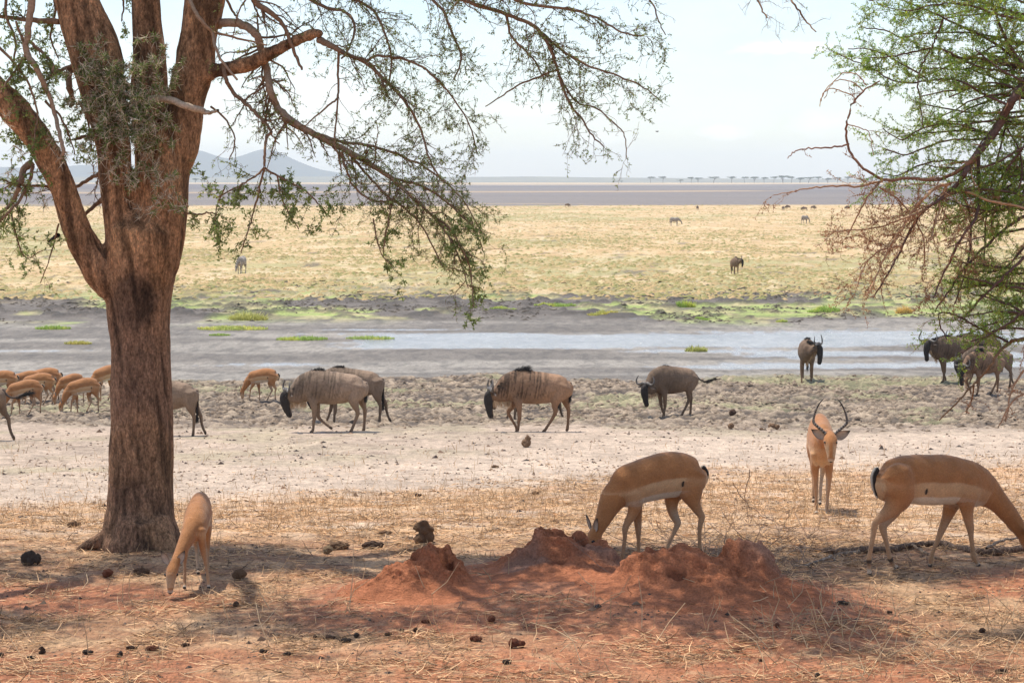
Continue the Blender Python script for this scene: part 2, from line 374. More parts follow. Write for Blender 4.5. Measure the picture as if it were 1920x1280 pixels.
def fbm3(p, sx, sy, sz, seed=0, octv=3):
    return (fbm(p[:, 0] / sx + p[:, 2] / sz * .5, p[:, 1] / sy + p[:, 2] / sz, 1, seed=seed, octv=octv) + fbm(p[:, 1] / sy - 3.3, p[:, 2] / sz + p[:, 0] / sx * .7, 1, seed=seed + 50, octv=octv)) / 2

class Sticks:
    """many thin tapered sticks in one mesh"""
    def __init__(s): s.V = []; s.F = []; s.C = []; s.o = 0
    def add(s, pts, r0, r1, col, seg=4):
        P_ = np.asarray(pts, float); n = len(P_)
        T = np.zeros_like(P_); T[1:-1] = P_[2:] - P_[:-2]; T[0] = P_[1] - P_[0]; T[-1] = P_[-1] - P_[-2]
        T /= np.linalg.norm(T, axis=1)[:, None] + 1e-9
        a = np.cross(T, [.31, .17, .93]); a /= np.linalg.norm(a, axis=1)[:, None] + 1e-9; b = np.cross(T, a)
        r = np.linspace(r0, r1, n) if np.isscalar(r1) else np.asarray(r1)
        an = np.arange(seg) * 2 * np.pi / seg
        V = P_[:, None, :] + r[:, None, None] * (np.cos(an)[None, :, None] * a[:, None] + np.sin(an)[None, :, None] * b[:, None])
        idx = np.arange(n * seg).reshape(n, seg) + s.o; nx = np.roll(idx, -1, 1)
        s.F.append(np.stack([idx[:-1], nx[:-1], nx[1:], idx[1:]], -1).reshape(-1, 4)); s.V.append(V.reshape(-1, 3))
        s.C.append(np.repeat(np.array([col], float), n * seg, 0)); s.o += n * seg
    def mesh(s, name): return mesh_np(name, np.concatenate(s.V), [np.concatenate(s.F)], np.concatenate(s.C))
class Leaves:
    def __init__(s): s.P = []; s.D = []; s.L = []; s.W = []; s.C = []
    def add(s, p, d, l, w_, c): s.P.append(p); s.D.append(d); s.L.append(l); s.W.append(w_); s.C.append(c)
    def bulk(s, p, d, l, w_, c): s.P.extend(p); s.D.extend(d); s.L.extend(l); s.W.extend(w_); s.C.extend(c)
    def mesh(s, name):
        P_ = np.array(s.P, float); D = np.array(s.D, float); D /= np.linalg.norm(D, axis=1)[:, None] + 1e-9
        l = np.array(s.L)[:, None]; w_ = np.array(s.W)[:, None]; rn = RNG.normal(size=P_.shape); S = np.cross(D, rn); S /= np.linalg.norm(S, axis=1)[:, None] + 1e-9
        U = np.cross(S, D)
        V = np.stack([P_, P_ + D * l * .5 + S * w_ * .5 + U * w_ * .12, P_ + D * l, P_ + D * l * .5 - S * w_ * .5 + U * w_ * .12], 1).reshape(-1, 3)
        F = np.arange(len(V)).reshape(-1, 4); return mesh_np(name, V, [F], np.repeat(np.array(s.C, float), 4, 0), smooth=False)
def rv(s=1.0): return RNG.normal(size=3) * s
def unit(v): v = np.asarray(v, float); return v / (np.linalg.norm(v) + 1e-9)
def twig(st, lv, p, d, length, r, level, cfg):
    """a crooked twig with side twigs and leaf tufts"""
    step = cfg['step'][level]; n = max(3, int(length / step)); pts = [np.array(p, float)]; d = unit(d); dirs = [d]
    for i in range(n):
        d = unit(d + rv(cfg['wig'][level]) + np.array([0, 0, cfg['grav'][level]]) * step)
        if i % 2: d = unit(d + rv(cfg['wig'][level] * .6))
        pts.append(pts[-1] + d * step); dirs.append(d)
    c = np.array(cfg['bark']) * RNG.uniform(.7, 1.3)
    st.add(pts, r, max(r * .35, .0011), c, seg=5 if r > .006 else (4 if r > .003 else 3))
    finish(st, lv, pts, dirs, r, level, cfg, start=1)
def finish(st, lv, pts, dirs, r, level, cfg, start=0):
    n = len(pts)
    for i in range(start, n):
        f = i / n
        if level < cfg['levels'] and RNG.random() < cfg['side'][level]:
            sd = unit(np.asarray(dirs[min(i, len(dirs) - 1)]) * cfg['fwd'] + rv(.62) * np.array([1, .75, 1]))
            twig(st, lv, pts[i], sd, cfg['len'][level + 1] * RNG.uniform(.45, 1.25) * (1 - .4 * f), max(r * (1 - .6 * f) * .62, .0014), level + 1, cfg)
        if level >= cfg['leaf_from'] and RNG.random() < cfg['leafp']:
            dd = dirs[min(i, len(dirs) - 1)]; base = np.array(cfg['leaf']) * RNG.uniform(.65, 1.4)
            if RNG.random() < cfg.get('pale', 0): base = np.array(cfg['leaf2']) * RNG.uniform(.8, 1.2)
            for k_ in range(RNG.integers(*cfg['nleaf'])):
                lv.add(np.asarray(pts[i]) + rv(.004), unit(np.asarray(dd) * .3 + rv(.75)), cfg['ll'] * RNG.uniform(.6, 1.25), cfg['lw'] * RNG.uniform(.7, 1.3), base * RNG.uniform(.85, 1.15))
        if cfg.get('thorn', 0) and level >= 1 and RNG.random() < cfg['thorn']:
            t_ = unit(rv()); st.add([pts[i], np.asarray(pts[i]) + t_ * cfg['tl'] * RNG.uniform(.6, 1.3)], .0014, .0003, cfg['tcol'], seg=3)
def px_path(pts, d0, d1=None, wob=.06, k=5):
    """control points (px, py, radius px) -> world path and radii"""
    d1 = d0 if d1 is None else d1; n = len(pts); A = []
    for i, p in enumerate(pts):
        d = d0 + (d1 - d0) * i / max(1, n - 1) + math.sin(i * 2.1 + p[0]) * wob
        A.append([*P(p[0], p[1], d), (p[2] if p[2] > 5 else p[2] * .72 + .4) * d / FPX])
    return smooth_path(A, k)
def limb(st, lv, pts, d0, d1, col, level=0, cfg=None, seg=8, kink=.006):
    A = px_path(pts, d0, d1); A[1:-1, :3] += RNG.normal(size=(len(A) - 2, 3)) * kink * .5
    st.add(A[:, :3], 0, np.maximum(A[:, 3], .0015), col, seg=seg)
    if cfg:
        # walk it at even spacing for side twigs
        seglen = np.linalg.norm(np.diff(A[:, :3], axis=0), axis=1); s = np.concatenate([[0], np.cumsum(seglen)])
        ss = np.arange(0, s[-1], cfg['step'][level]); Q = np.stack([np.interp(ss, s, A[:, i]) for i in range(3)], 1)
        D = np.gradient(Q, axis=0) if len(Q) > 1 else A[1:2, :3] - A[:1, :3]
        D = D / (np.linalg.norm(D, axis=1)[:, None] + 1e-9)
        finish(st, lv, Q, D, float(A[:, 3].mean()) * .8, level, cfg, start=int(len(Q) * cfg.get('bare', .1)))
    return A
# ------------------------------------------------------------------ the big acacia on the left
MAT_BARK = mat('bark', noise=[(42, 6, .42, 1.55, (1, 1, .40)), (95, 5, .5, 1.5, (1, 1, .5)), (3.2, 5, .75, 1.25, (1, 1, .6))],
               bump=[(30, 6, .045, (1, 1, .34)), (80, 5, .018, (1, 1, .4))], spec=.2)
MAT_TWIG = mat('twig_bark', noise=[(60, 3, .7, 1.3, (1, 1, 1))], spec=.2)
MAT_LEAF = mat('leaf', transl=.5, rough=.6, spec=.35)
TB = G(262, 1026); TD = TB.y
def rows(lst, dd=0.0, flat=1.0):
    out = []
    for (xl, xr, py) in lst:
        c = P((xl + xr) / 2, py, TD + dd); r_ = (xr - xl) / 2 * (TD + dd) / FPX; out.append((*c, r_ * flat, r_))
    return out
def wl(lst, dd0=0.0, dd1=0.0):
    out = []
    for i, (px, py, r_) in enumerate(lst):
        dd = dd0 + (dd1 - dd0) * i / (len(lst) - 1); c = P(px, py, TD + dd); rr = r_ * (TD + dd) / FPX; out.append((*c, rr, rr))
    return out
def build_tree():
    t = thing('acacia_tree', 'large acacia with a thick brown fluted trunk that forks into four limbs, drooping thorny branches', 'tree', TB)
    inv = Matrix.Translation(-TB)
    up = [(x, y, z, ra, rb) for (x, y, z, ra, rb) in []]
    parts = []
    T_ = lambda pts, seg=24: parts.append(tube(smooth_path(pts, 3), lat=(1, 0, 0), seg=seg))
    T_(rows([(186, 338, 1060), (187, 335, 1025), (194, 331, 990), (200, 328, 945), (203, 327, 900), (204, 327, 850), (206, 325, 800), (207, 324, 750), (208, 322, 700), (207, 319, 650), (203, 318, 600), (199, 321, 560), (197, 328, 520), (196, 339, 470), (200, 342, 430)]))
    l1 = rows([(204, 268, 500), (195, 256, 430), (190, 250, 380), (185, 249, 330), (181, 247, 290), (172, 242, 250), (158, 236, 200), (145, 231, 150), (135, 229, 117), (123, 213, 67), (112, 195, 30), (104, 182, 0), (80, 150, -80), (50, 110, -180)], -.08)
    l3 = rows([(258, 338, 500), (258, 350, 430), (256, 353, 380), (256, 354, 335), (264, 360, 305), (283, 370, 278), (300, 376, 240), (311, 381, 200), (318, 390, 165), (327, 399, 133), (339, 408, 60), (345, 420, 0), (355, 428, -80), (375, 440, -180)], .0)
    l2 = rows([(252, 300, 380), (252, 306, 300), (250, 313, 220), (249, 314, 150), (247, 310, 90), (245, 304, 30), (244, 302, 0), (238, 292, -80), (236, 280, -180)], .16)
    for l in (l1, l3, l2): T_(l)
    l0 = wl([(252, 560, 34), (222, 538, 36), (190, 508, 33), (162, 470, 29), (144, 430, 27), (130, 390, 25), (115, 350, 25), (98, 310, 27), (80, 275, 26), (55, 240, 27), (25, 205, 28), (-15, 165, 26), (-60, 110, 24), (-120, 20, 22), (-150, -120, 18)], -.02, -.5)
    T_(l0)
    T_(wl([(352, 150, 30), (392, 135, 17), (430, 129, 14), (470, 119, 14), (510, 99, 13), (550, 79, 11), (590, 63, 9.5), (601, 64, 8)], .0, -.35), 16)
    for pts, a, b in (([(235, 985, 26), (205, 1003, 17), (180, 1016, 11), (150, 1030, 7)], -.02, -.12), ([(250, 985, 40), (235, 1015, 30), (222, 1040, 22)], -.15, -.28), ([(290, 985, 38), (305, 1015, 28), (316, 1040, 20)], -.12, -.26),
                      ([(310, 990, 26), (330, 1016, 16), (345, 1034, 8)], 0, .05), ([(268, 990, 40), (270, 1025, 30), (268, 1050, 24)], -.18, -.3)):
        T_(wl(pts, a, b), 14)
    # limbs that carry the crown above the picture
    def up_limb(start, end, r0, r1, mid=(0, 0, .5)):
        s = np.array(start); e = np.array(end); m_ = (s + e) / 2 + np.array(mid)
        pts = smooth_path([(*s, r0, r0), (*m_, (r0 + r1) / 2, (r0 + r1) / 2), (*e, r1, r1)], 5); parts.append(tube(pts, lat=(1, .2, 0), seg=10)); return pts
    ends = [l1[-1][:3], l3[-1][:3], l2[-1][:3], l0[-1][:3]]
    tops = []
    for e_, tg in ((0, (-3.6, TD - 1.0, 6.2)), (0, (-5.2, TD + 1.2, 6.6)), (1, (-.6, TD - .4, 6.0)), (1, (.8, TD - 1.6, 6.3)), (1, (-1.4, TD + 1.6, 6.7)), (2, (-2.6, TD + 1.9, 6.8)), (2, (-1.8, TD - 1.6, 6.3)), (3, (-6.2, TD - 1.2, 6.0)), (3, (-6.8, TD + .8, 6.4))):
        up_limb(ends[e_], tg, .11, .035); tops.append(tg)
    me = fuse(parts, .017, 3); co = co_of(me); no = no_of(me)
    n1 = fbm3(co, .055, .055, .38, seed=3); n2 = fbm3(co, .5, .5, .7, seed=7, octv=3)
    co = co + no * ((n1 - .5)[:, None] * .05 + (n2 - .5)[:, None] * .05)
    hgt = co[:, 2] - TB.z; k = sm(1.2, 2.6, hgt + (n2 - .5) * 2)
    base = np.array([.205, .118, .074]); warm = np.array([.36, .20, .105]); dark = np.array([.07, .045, .033])
    n3 = fbm3(co, .35, .35, .5, seed=17)
    c = base + (warm - base) * k[:, None] * .85 + (warm - base) * sm(.55, .7, n3)[:, None] * .5
    stain = np.exp(-((co[:, 0] - TB.x - .02) / .2) ** 2 - ((hgt - 1.98) / .24) ** 2) * (co[:, 1] < TD + .1)
    stain2 = np.exp(-((co[:, 0] - TB.x - .0) / .16) ** 2 - ((hgt - 1.30) / .16) ** 2) * .45
    c = c + (dark - c) * (.7 * sm(.25, .6, (stain + stain2) * (.5 + n3)))[:, None]
    c = c + (dark * 1.2 - c) * (sm(.60, .48, n1) * 0)[:, None]
    c = c * (.55 + .9 * sm(.36, .56, n1))[:, None]
    co = co - np.array(TB); put_co(me, co); set_col(me, np.clip(c, .01, .6))
    link('trunk', me, MAT_BARK, t)

    st = Sticks(); lv = Leaves(); BR = (.26, .16, .10); PB = (.36, .25, .17)
    cfg = dict(step=(.036, .034, .026, .02), wig=(.10, .17, .22, .25), grav=(-.5, -1.6, -1.8, -1.5), side=(.74, .55, .42, 0), len=(0, .46, .19, .07), fwd=.75, levels=3,
               leaf_from=1, leafp=.36, nleaf=(3, 7), ll=.021, lw=.008, bark=(.23, .135, .085), leaf=(.25, .33, .10), leaf2=(.40, .45, .14), pale=.15, thorn=.10, tl=.035, tcol=(.4, .3, .2), bare=.12)
    sparse = dict(cfg, side=(.35, .4, .3, 0), leafp=.22, len=(0, .36, .15, .06))
    leafy = dict(cfg, leafp=.62, nleaf=(4, 9), side=(.5, .5, .35, 0), len=(0, .30, .13, .05), ll=.030, lw=.012)
    D = TD
    LB = [
     ([(598, 75, 7), (625, 88, 5.5), (653, 103, 5), (686, 118, 4.5), (715, 145, 4), (740, 168, 3.6), (765, 200, 3.2), (790, 245, 2.6), (805, 300, 2), (830, 340, 1.4)], -.35, -.6, cfg, BR),
     ([(686, 118, 3.4), (705, 106, 3), (745, 109, 2.8), (785, 122, 2.4), (820, 150, 2), (850, 185, 1.7), (880, 235, 1.3), (895, 290, 1)], -.4, -.2, cfg, BR),
     ([(635, 96, 3), (634, 140, 2.6), (634, 180, 2.3), (620, 195, 2), (595, 215, 1.5), (570, 240, 1)], -.4, -.5, sparse, BR),
     ([(634, 180, 2), (630, 230, 1.7), (628, 270, 1.3), (640, 320, .9)], -.4, -.5, sparse, BR),
     ([(405, 47, 9), (430, 42, 8.5), (460, 49, 8), (482, 68, 7.5), (490, 95, 7), (500, 130, 7), (507, 170, 7), (520, 202, 7), (548, 228, 6.8), (590, 252, 6.2), (640, 278, 5.6), (690, 305, 5.2), (735, 335, 4.6), (775, 372, 3.8), (815, 410, 3), (845, 450, 2.3), (865, 495, 1.6), (878, 540, 1)], .05, -.5, cfg, PB),
     ([(590, 250, 4.5), (640, 266, 3.6), (690, 272, 3.2), (740, 288, 2.8), (790, 310, 2.3), (835, 342, 1.8), (872, 380, 1.3), (905, 440, 1)], -.15, -.1, cfg, PB),
     ([(655, 288, 3), (690, 330, 2.5), (730, 370, 2.3), (770, 400, 2), (800, 440, 1.6), (830, 500, 1.2)], -.2, -.5, cfg, BR),
     ([(735, 335, 3.4), (780, 345, 3), (820, 365, 2.4), (860, 400, 1.8), (890, 430, 1.2), (905, 470, .9)], -.3, -.2, cfg, BR),
     ([(640, 285, 3), (650, 320, 2.6), (668, 355, 2.3), (695, 375, 2), (720, 378, 1.8), (738, 372, 1.6), (745, 355, 1.2)], -.3, -.4, cfg, BR),
     ([(738, 368, 2.6), (732, 400, 2), (722, 440, 1.6), (718, 480, 1)], -.4, -.5, leafy, BR),
     ([(700, 410, 1.8), (705, 440, 1.5), (712, 470, 1), (735, 500, .8)], -.5, -.5, leafy, BR),
     ([(805, 400, 2.6), (840, 425, 2.3), (862, 460, 2), (880, 500, 1.5), (886, 545, 1), (888, 575, .7)], -.4, -.6, leafy, BR),
     ([(420, 128, 5), (424, 150, 5), (438, 174, 4.6), (462, 196, 4.2), (485, 218, 3.8), (503, 238, 3.5), (508, 248, 3.4), (500, 258, 3.2), (497, 285, 3), (496, 312, 2.8)], -.1, -.5, sparse, BR),
     ([(508, 248, 1.6), (516, 262, 1.2), (524, 271, .8)], -.5, -.5, None, BR),
     ([(496, 314, 2.6), (482, 328, 2.2), (460, 342, 1.9), (430, 358, 1.6), (405, 372, 1.1)], -.5, -.6, leafy, BR),
     ([(496, 314, 2.6), (488, 345, 2.4), (482, 375, 2.1), (472, 410, 1.7), (462, 440, 1.3), (452, 475, .9)], -.5, -.55, dict(leafy, leafp=.5), BR),
     ([(496, 314, 2.4), (520, 330, 2.2), (550, 345, 2), (575, 360, 1.7), (600, 385, 1.2), (612, 400, .9)], -.5, -.4, leafy, BR),
     ([(520, 330, 1.8), (528, 370, 1.5), (545, 405, 1.2), (560, 430, .8)], -.5, -.6, leafy, BR),
     ([(420, 355, 1.4), (408, 385, 1.2), (402, 420, .9), (415, 455, .7)], -.6, -.6, leafy, BR),
     ([(470, -30, 7), (476, 2, 6), (505, 22, 5.2), (530, 45, 4.8), (545, 80, 4.2), (556, 108, 3.8), (566, 131, 2.5)], -.3, -.35, sparse, BR),
     ([(353, -10, 5), (362, 14, 4.5), (378, 40, 4.5), (398, 62, 4.2), (403, 85, 3.6), (414, 112, 3), (445, 150, 2.4)], -.32, -.5, None, PB),
     ([(398, 62, 3.4), (430, 68, 2.6), (470, 78, 2), (500, 85, 1.5)], -.35, -.5, sparse, BR),
     ([(425, 0, 3), (438, 24, 2.6), (448, 38, 1.6)], .1, .1, None, BR),
     ([(600, -60, 5), (650, -10, 4), (700, 20, 3.2), (720, 60, 2.5), (735, 110, 2), (728, 160, 1.5)], .3, .1, cfg, BR),
     ([(520, -40, 5), (590, 5, 4), (650, 25, 3.2), (665, 55, 2.8), (655, 90, 2.4), (640, 110, 2)], .2, -.2, cfg, BR),
     ([(720, -60, 6), (800, -20, 5), (880, 5, 4.6), (950, 28, 4.4), (1000, 48, 4.4), (1030, 88, 4), (1046, 135, 3.4), (1066, 190, 2.6), (1090, 222, 2), (1112, 255, 1.6), (1132, 275, 1)], -.6, -.8, cfg, BR),
     ([(1000, 48, 3.2), (1050, 92, 2.8), (1100, 122, 2.3), (1150, 140, 1.9), (1200, 160, 1.4), (1232, 183, .9)], -.7, -.9, cfg, BR),
     ([(1046, 130, 2.4), (1010, 145, 2), (975, 158, 1.7), (945, 178, 1.3), (910, 200, .8)], -.7, -.6, sparse, BR),
     ([(1052, 150, 2.2), (1080, 190, 1.9), (1120, 205, 1.5), (1150, 230, 1.2), (1172, 255, .9), (1174, 298, .6)], -.7, -.8, sparse, BR),
     ([(900, -30, 4.4), (980, 5, 3.6), (1060, 18, 3), (1120, 34, 2.4), (1165, 60, 1.8), (1205, 68, 1.1)], -.9, -1.2, cfg, BR),
     ([(950, 25, 3), (960, 70, 2.4), (1000, 110, 1.8), (1020, 150, 1.2)], -.6, -.6, cfg, BR),
     ([(780, -30, 4), (830, 20, 3.2), (850, 70, 2.6), (865, 110, 2), (850, 150, 1.4)], .2, .1, cfg, BR),
     ([(1150, -60, 3), (1190, -25, 2.4), (1222, 5, 1.8), (1235, 40, 1.2), (1248, 66, .8)], -1, -1.2, sparse, BR),
     ([(1390, -60, 3), (1412, -20, 2.2), (1425, 12, 1.8), (1438, 34, 1.0)], -1, -1.2, dict(sparse, thorn=.7, tl=.05, leafp=0), BR),
     ([(1440, -70, 3), (1470, -20, 2.4), (1490, 10, 2), (1510, 38, 1.6), (1530, 60, 1.0)], -1, -1.2, dict(sparse, thorn=.8, tl=.06, leafp=.03), BR),
     # left of the trunk
     ([(62, -30, 8), (58, 20, 7), (52, 60, 6.5), (50, 98, 6), (66, 125, 5.5), (84, 160, 5.2), (96, 190, 5), (106, 225, 4.8), (114, 262, 4.6), (118, 290, 4.5), (106, 304, 3)], -.4, -.5, None, PB),
     ([(112, 41, 6), (80, 39, 5.5), (40, 36, 5), (-10, 28, 4)], .2, .2, dict(leafy, leafp=.4), BR),
     ([(52, 75, 4), (75, 95, 3.6), (97, 118, 3.2), (98, 136, 3)], -.4, -.4, leafy, BR),
     ([(150, 118, 5), (125, 128, 4.4), (100, 138, 3.8), (85, 152, 3)], .1, .0, cfg, BR),
     ([(155, 122, 5), (138, 128, 5.5), (129, 142, 6), (130, 165, 6), (138, 190, 5), (132, 200, 4)], .1, .05, None, BR),
     ([(30, 40, 3), (48, 100, 3.2), (30, 130, 2.8), (12, 155, 2.4), (2, 175, 2)], -.4, -.5, leafy, BR),
     ([(180, 262, 5), (162, 256, 4.6), (140, 262, 3)], .0, -.1, None, BR),
     ([(192, 320, 5), (170, 334, 4.4), (148, 348, 4), (136, 352, 3)], .1, .1, sparse, BR),
     ([(140, 350, 4), (100, 350, 3.2), (50, 348, 2.6), (12, 344, 1.8)], .05, -.1, sparse, BR),
     ([(195, 372, 6), (182, 382, 5), (165, 397, 4.4), (152, 408, 3)], .1, .1, None, BR),
     ([(60, 305, 8), (45, 318, 6.5), (38, 345, 5.5), (22, 380, 4.5), (0, 398, 4), (-20, 405, 3)], -.3, -.5, leafy, BR),
     ([(62, 312, 4.5), (55, 340, 4), (40, 372, 3.4), (18, 395, 3), (-5, 420, 2)], -.35, -.5, leafy, BR),
     ([(110, 440, 5), (100, 448, 4.5), (91, 452, 3.5)], -.15, -.2, None, (.06, .05, .05)),
     ([(110, 420, 2), (100, 460, 1.6), (88, 500, 1), (76, 530, .7)], -.2, -.2, sparse, BR),
     ([(20, 390, 2), (30, 440, 1.5), (48, 482, 1), (80, 470, .8)], -.4, -.4, dict(leafy, leafp=.3), BR),
     ([(-30, 60, 4), (20, 110, 3), (55, 160, 2.4), (70, 220, 1.8), (60, 280, 1.2)], -.4, -.5, leafy, BR),
     ([(-20, 150, 3), (20, 215, 2.4), (40, 270, 1.5)], .1, .1, leafy, BR),
     ([(20, -40, 4), (10, 20, 3.2), (30, 80, 2.5), (20, 140, 1.6)], .2, .1, leafy, BR),
     ([(96, -30, 3.5), (104, 20, 2.8), (95, 70, 2.2), (110, 110, 1.4)], .3, .3, leafy, BR),
     ([(85, 190, 3), (110, 215, 2.4), (128, 250, 1.8), (140, 290, 1)], -.3, -.3, leafy, BR),
     ([(150, 190, 3), (165, 230, 2.2), (172, 280, 1.3)], .2, .2, leafy, BR),
     ([(225, -20, 2.6), (232, 10, 2), (228, 40, 1.2)], .3, .3, leafy, BR),
     ([(352, 400, 3), (375, 402, 2), (395, 398, 1.4), (410, 405, 1)], -.2, -.3, leafy, BR),
     ([(395, 200, 2.4), (420, 220, 2), (440, 260, 1.4), (430, 300, .9)], .1, 0, sparse, BR),
    ]
    for pts, a, b, cf, bc in LB: limb(st, lv, pts, D + a, D + b, bc, cfg=cf)
    # bleached dead spur across the trunk
    limb(st, lv, [(250, 190, 5), (300, 184, 6), (345, 197, 6.5), (378, 208, 6), (395, 211, 4), (409, 207, 3)], D - .3, D - .45, (.50, .40, .30))
    limb(st, lv, [(395, 211, 3.5), (385, 213, 3)], D - .45, D - .45, (.42, .32, .23))
    me = st.mesh('branches'); put_co(me, co_of(me) - np.array(TB)); link('branches', me, MAT_TWIG, t)
    # thorny young shoots on the limbs
    th = Sticks(); tl = Leaves()
    def shoot(px, py, dpx, dpy, n=15, leafy_=.5, dd=-.3):
        p0 = np.array(P(px, py, D + dd)); p1 = np.array(P(px + dpx, py + dpy, D + dd - RNG.uniform(0, .25)))
        mid = (p0 + p1) / 2 + rv(.03); A = smooth_path([p0, mid, p1], 6)
        tone = RNG.uniform(.7, 1.15); th.add(A, .0045, .0018, np.array([.40, .29, .19]) * tone, 4)
        for i in range(n):
            q = A[RNG.integers(0, len(A))] + rv(.004)
            for s_ in range(2):
                dv = unit(rv()); dv[1] *= .7; th.add([q, q + dv * RNG.uniform(.03, .085)], .0030, .0007, np.array([.72, .60, .44]) * RNG.uniform(.6, 1.25), 3)
            if RNG.random() < leafy_:
                for k_ in range(7): tl.add(q + rv(.008), unit(rv()), RNG.uniform(.02, .04), .009, np.array([.20, .27, .085]) * RNG.uniform(.55, 1.6))
    for i in range(170):
        cx, cy = RNG.normal(238, 46), RNG.normal(195, 58)
        if cx > 340 or cx < 140 or cy < 70: continue
        shoot(cx, cy, RNG.normal(-4, 26), RNG.normal(8, 30), 13, .75)
    for i in range(14): shoot(RNG.uniform(195, 330), RNG.uniform(250, 330), RNG.normal(0, 16), RNG.normal(34, 16), 10, .25)
    for i in range(6): shoot(RNG.uniform(20, 120), RNG.uniform(190, 320), RNG.normal(0, 18), RNG.normal(20, 12), 10, .35, -.5)
    shoot(275, 285, 20, 50, 14, .15, -.3); shoot(296, 330, 22, 45, 12, .1, -.35); shoot(300, 372, 45, 22, 16, .1, -.35); shoot(322, 385, 28, 6, 14, .9, -.35)
    shoot(232, 370, 30, 40, 10, .05); shoot(275, 400, 25, -20, 8, 0)
    shoot(75, 355, 10, 30, 10, .1, -.45); shoot(165, 110, 60, 90, 20, .5); shoot(190, 60, -20, 80, 20, .3)
    me = th.mesh('thorns'); put_co(me, co_of(me) - np.array(TB)); s_ = link('thorn_shoots', me, MAT_TWIG, t)
    me = tl.mesh('thorn_shoot_leaves'); put_co(me, co_of(me) - np.array(TB)); link('leaves', me, MAT_LEAF, s_)
    # crown: leaves of the visible sprays and the unseen umbrella above, its density shaped to place the shade
    n = 115000; x = RNG.uniform(-8.2, 3.2, n); y = RNG.uniform(TD - 3.4, TD + 1.9, n)
    dens = fbm(x, y, 1.1, seed=77, octv=3) - .075 - .13 * np.exp(-((x + 1.2) / 1.6) ** 2 - ((y - 14.9) / .8) ** 2) + .10 * sm(TD - 3.3, TD - 1.3, y) - .20 * (1 - sm(TD - 3.3, TD - 1.2, y)) - .3 * sm(TD + 1.35, TD + 1.95, y + (fbm(x, y, .8, seed=5) - .5) * .8) - .35 * np.exp(-((x - 2.1) / 1.0) ** 2 - ((y - 14.0) / .6) ** 2) + .16 * np.exp(-((x + .9) / 1.0) ** 2 - ((y - 16.3) / .7) ** 2) + .16 * np.exp(-((x - 1.5) / 1.2) ** 2 - ((y - 16.1) / .7) ** 2)
    keep = dens > RNG.uniform(.40, .60, n); x, y = x[keep], y[keep]
    z = 5.55 + 1.5 * (1 - ((x + 2.6) / 7) ** 2) * RNG.uniform(.3, 1, len(x)) + fbm(x, y, 1, seed=78) * .5
    q = np.stack([x, y, z], 1); dv = RNG.normal(size=q.shape) * np.array([1, 1, .45])
    cc = np.array([[.13, .18, .07]]) * RNG.uniform(.6, 1.4, (len(q), 1))
    lv.bulk(q, dv, RNG.uniform(.06, .13, len(q)), RNG.uniform(.03, .055, len(q)), cc)
    me = lv.mesh('crown'); put_co(me, co_of(me) - np.array(TB)); link('crown', me, MAT_LEAF, t)
build_tree()

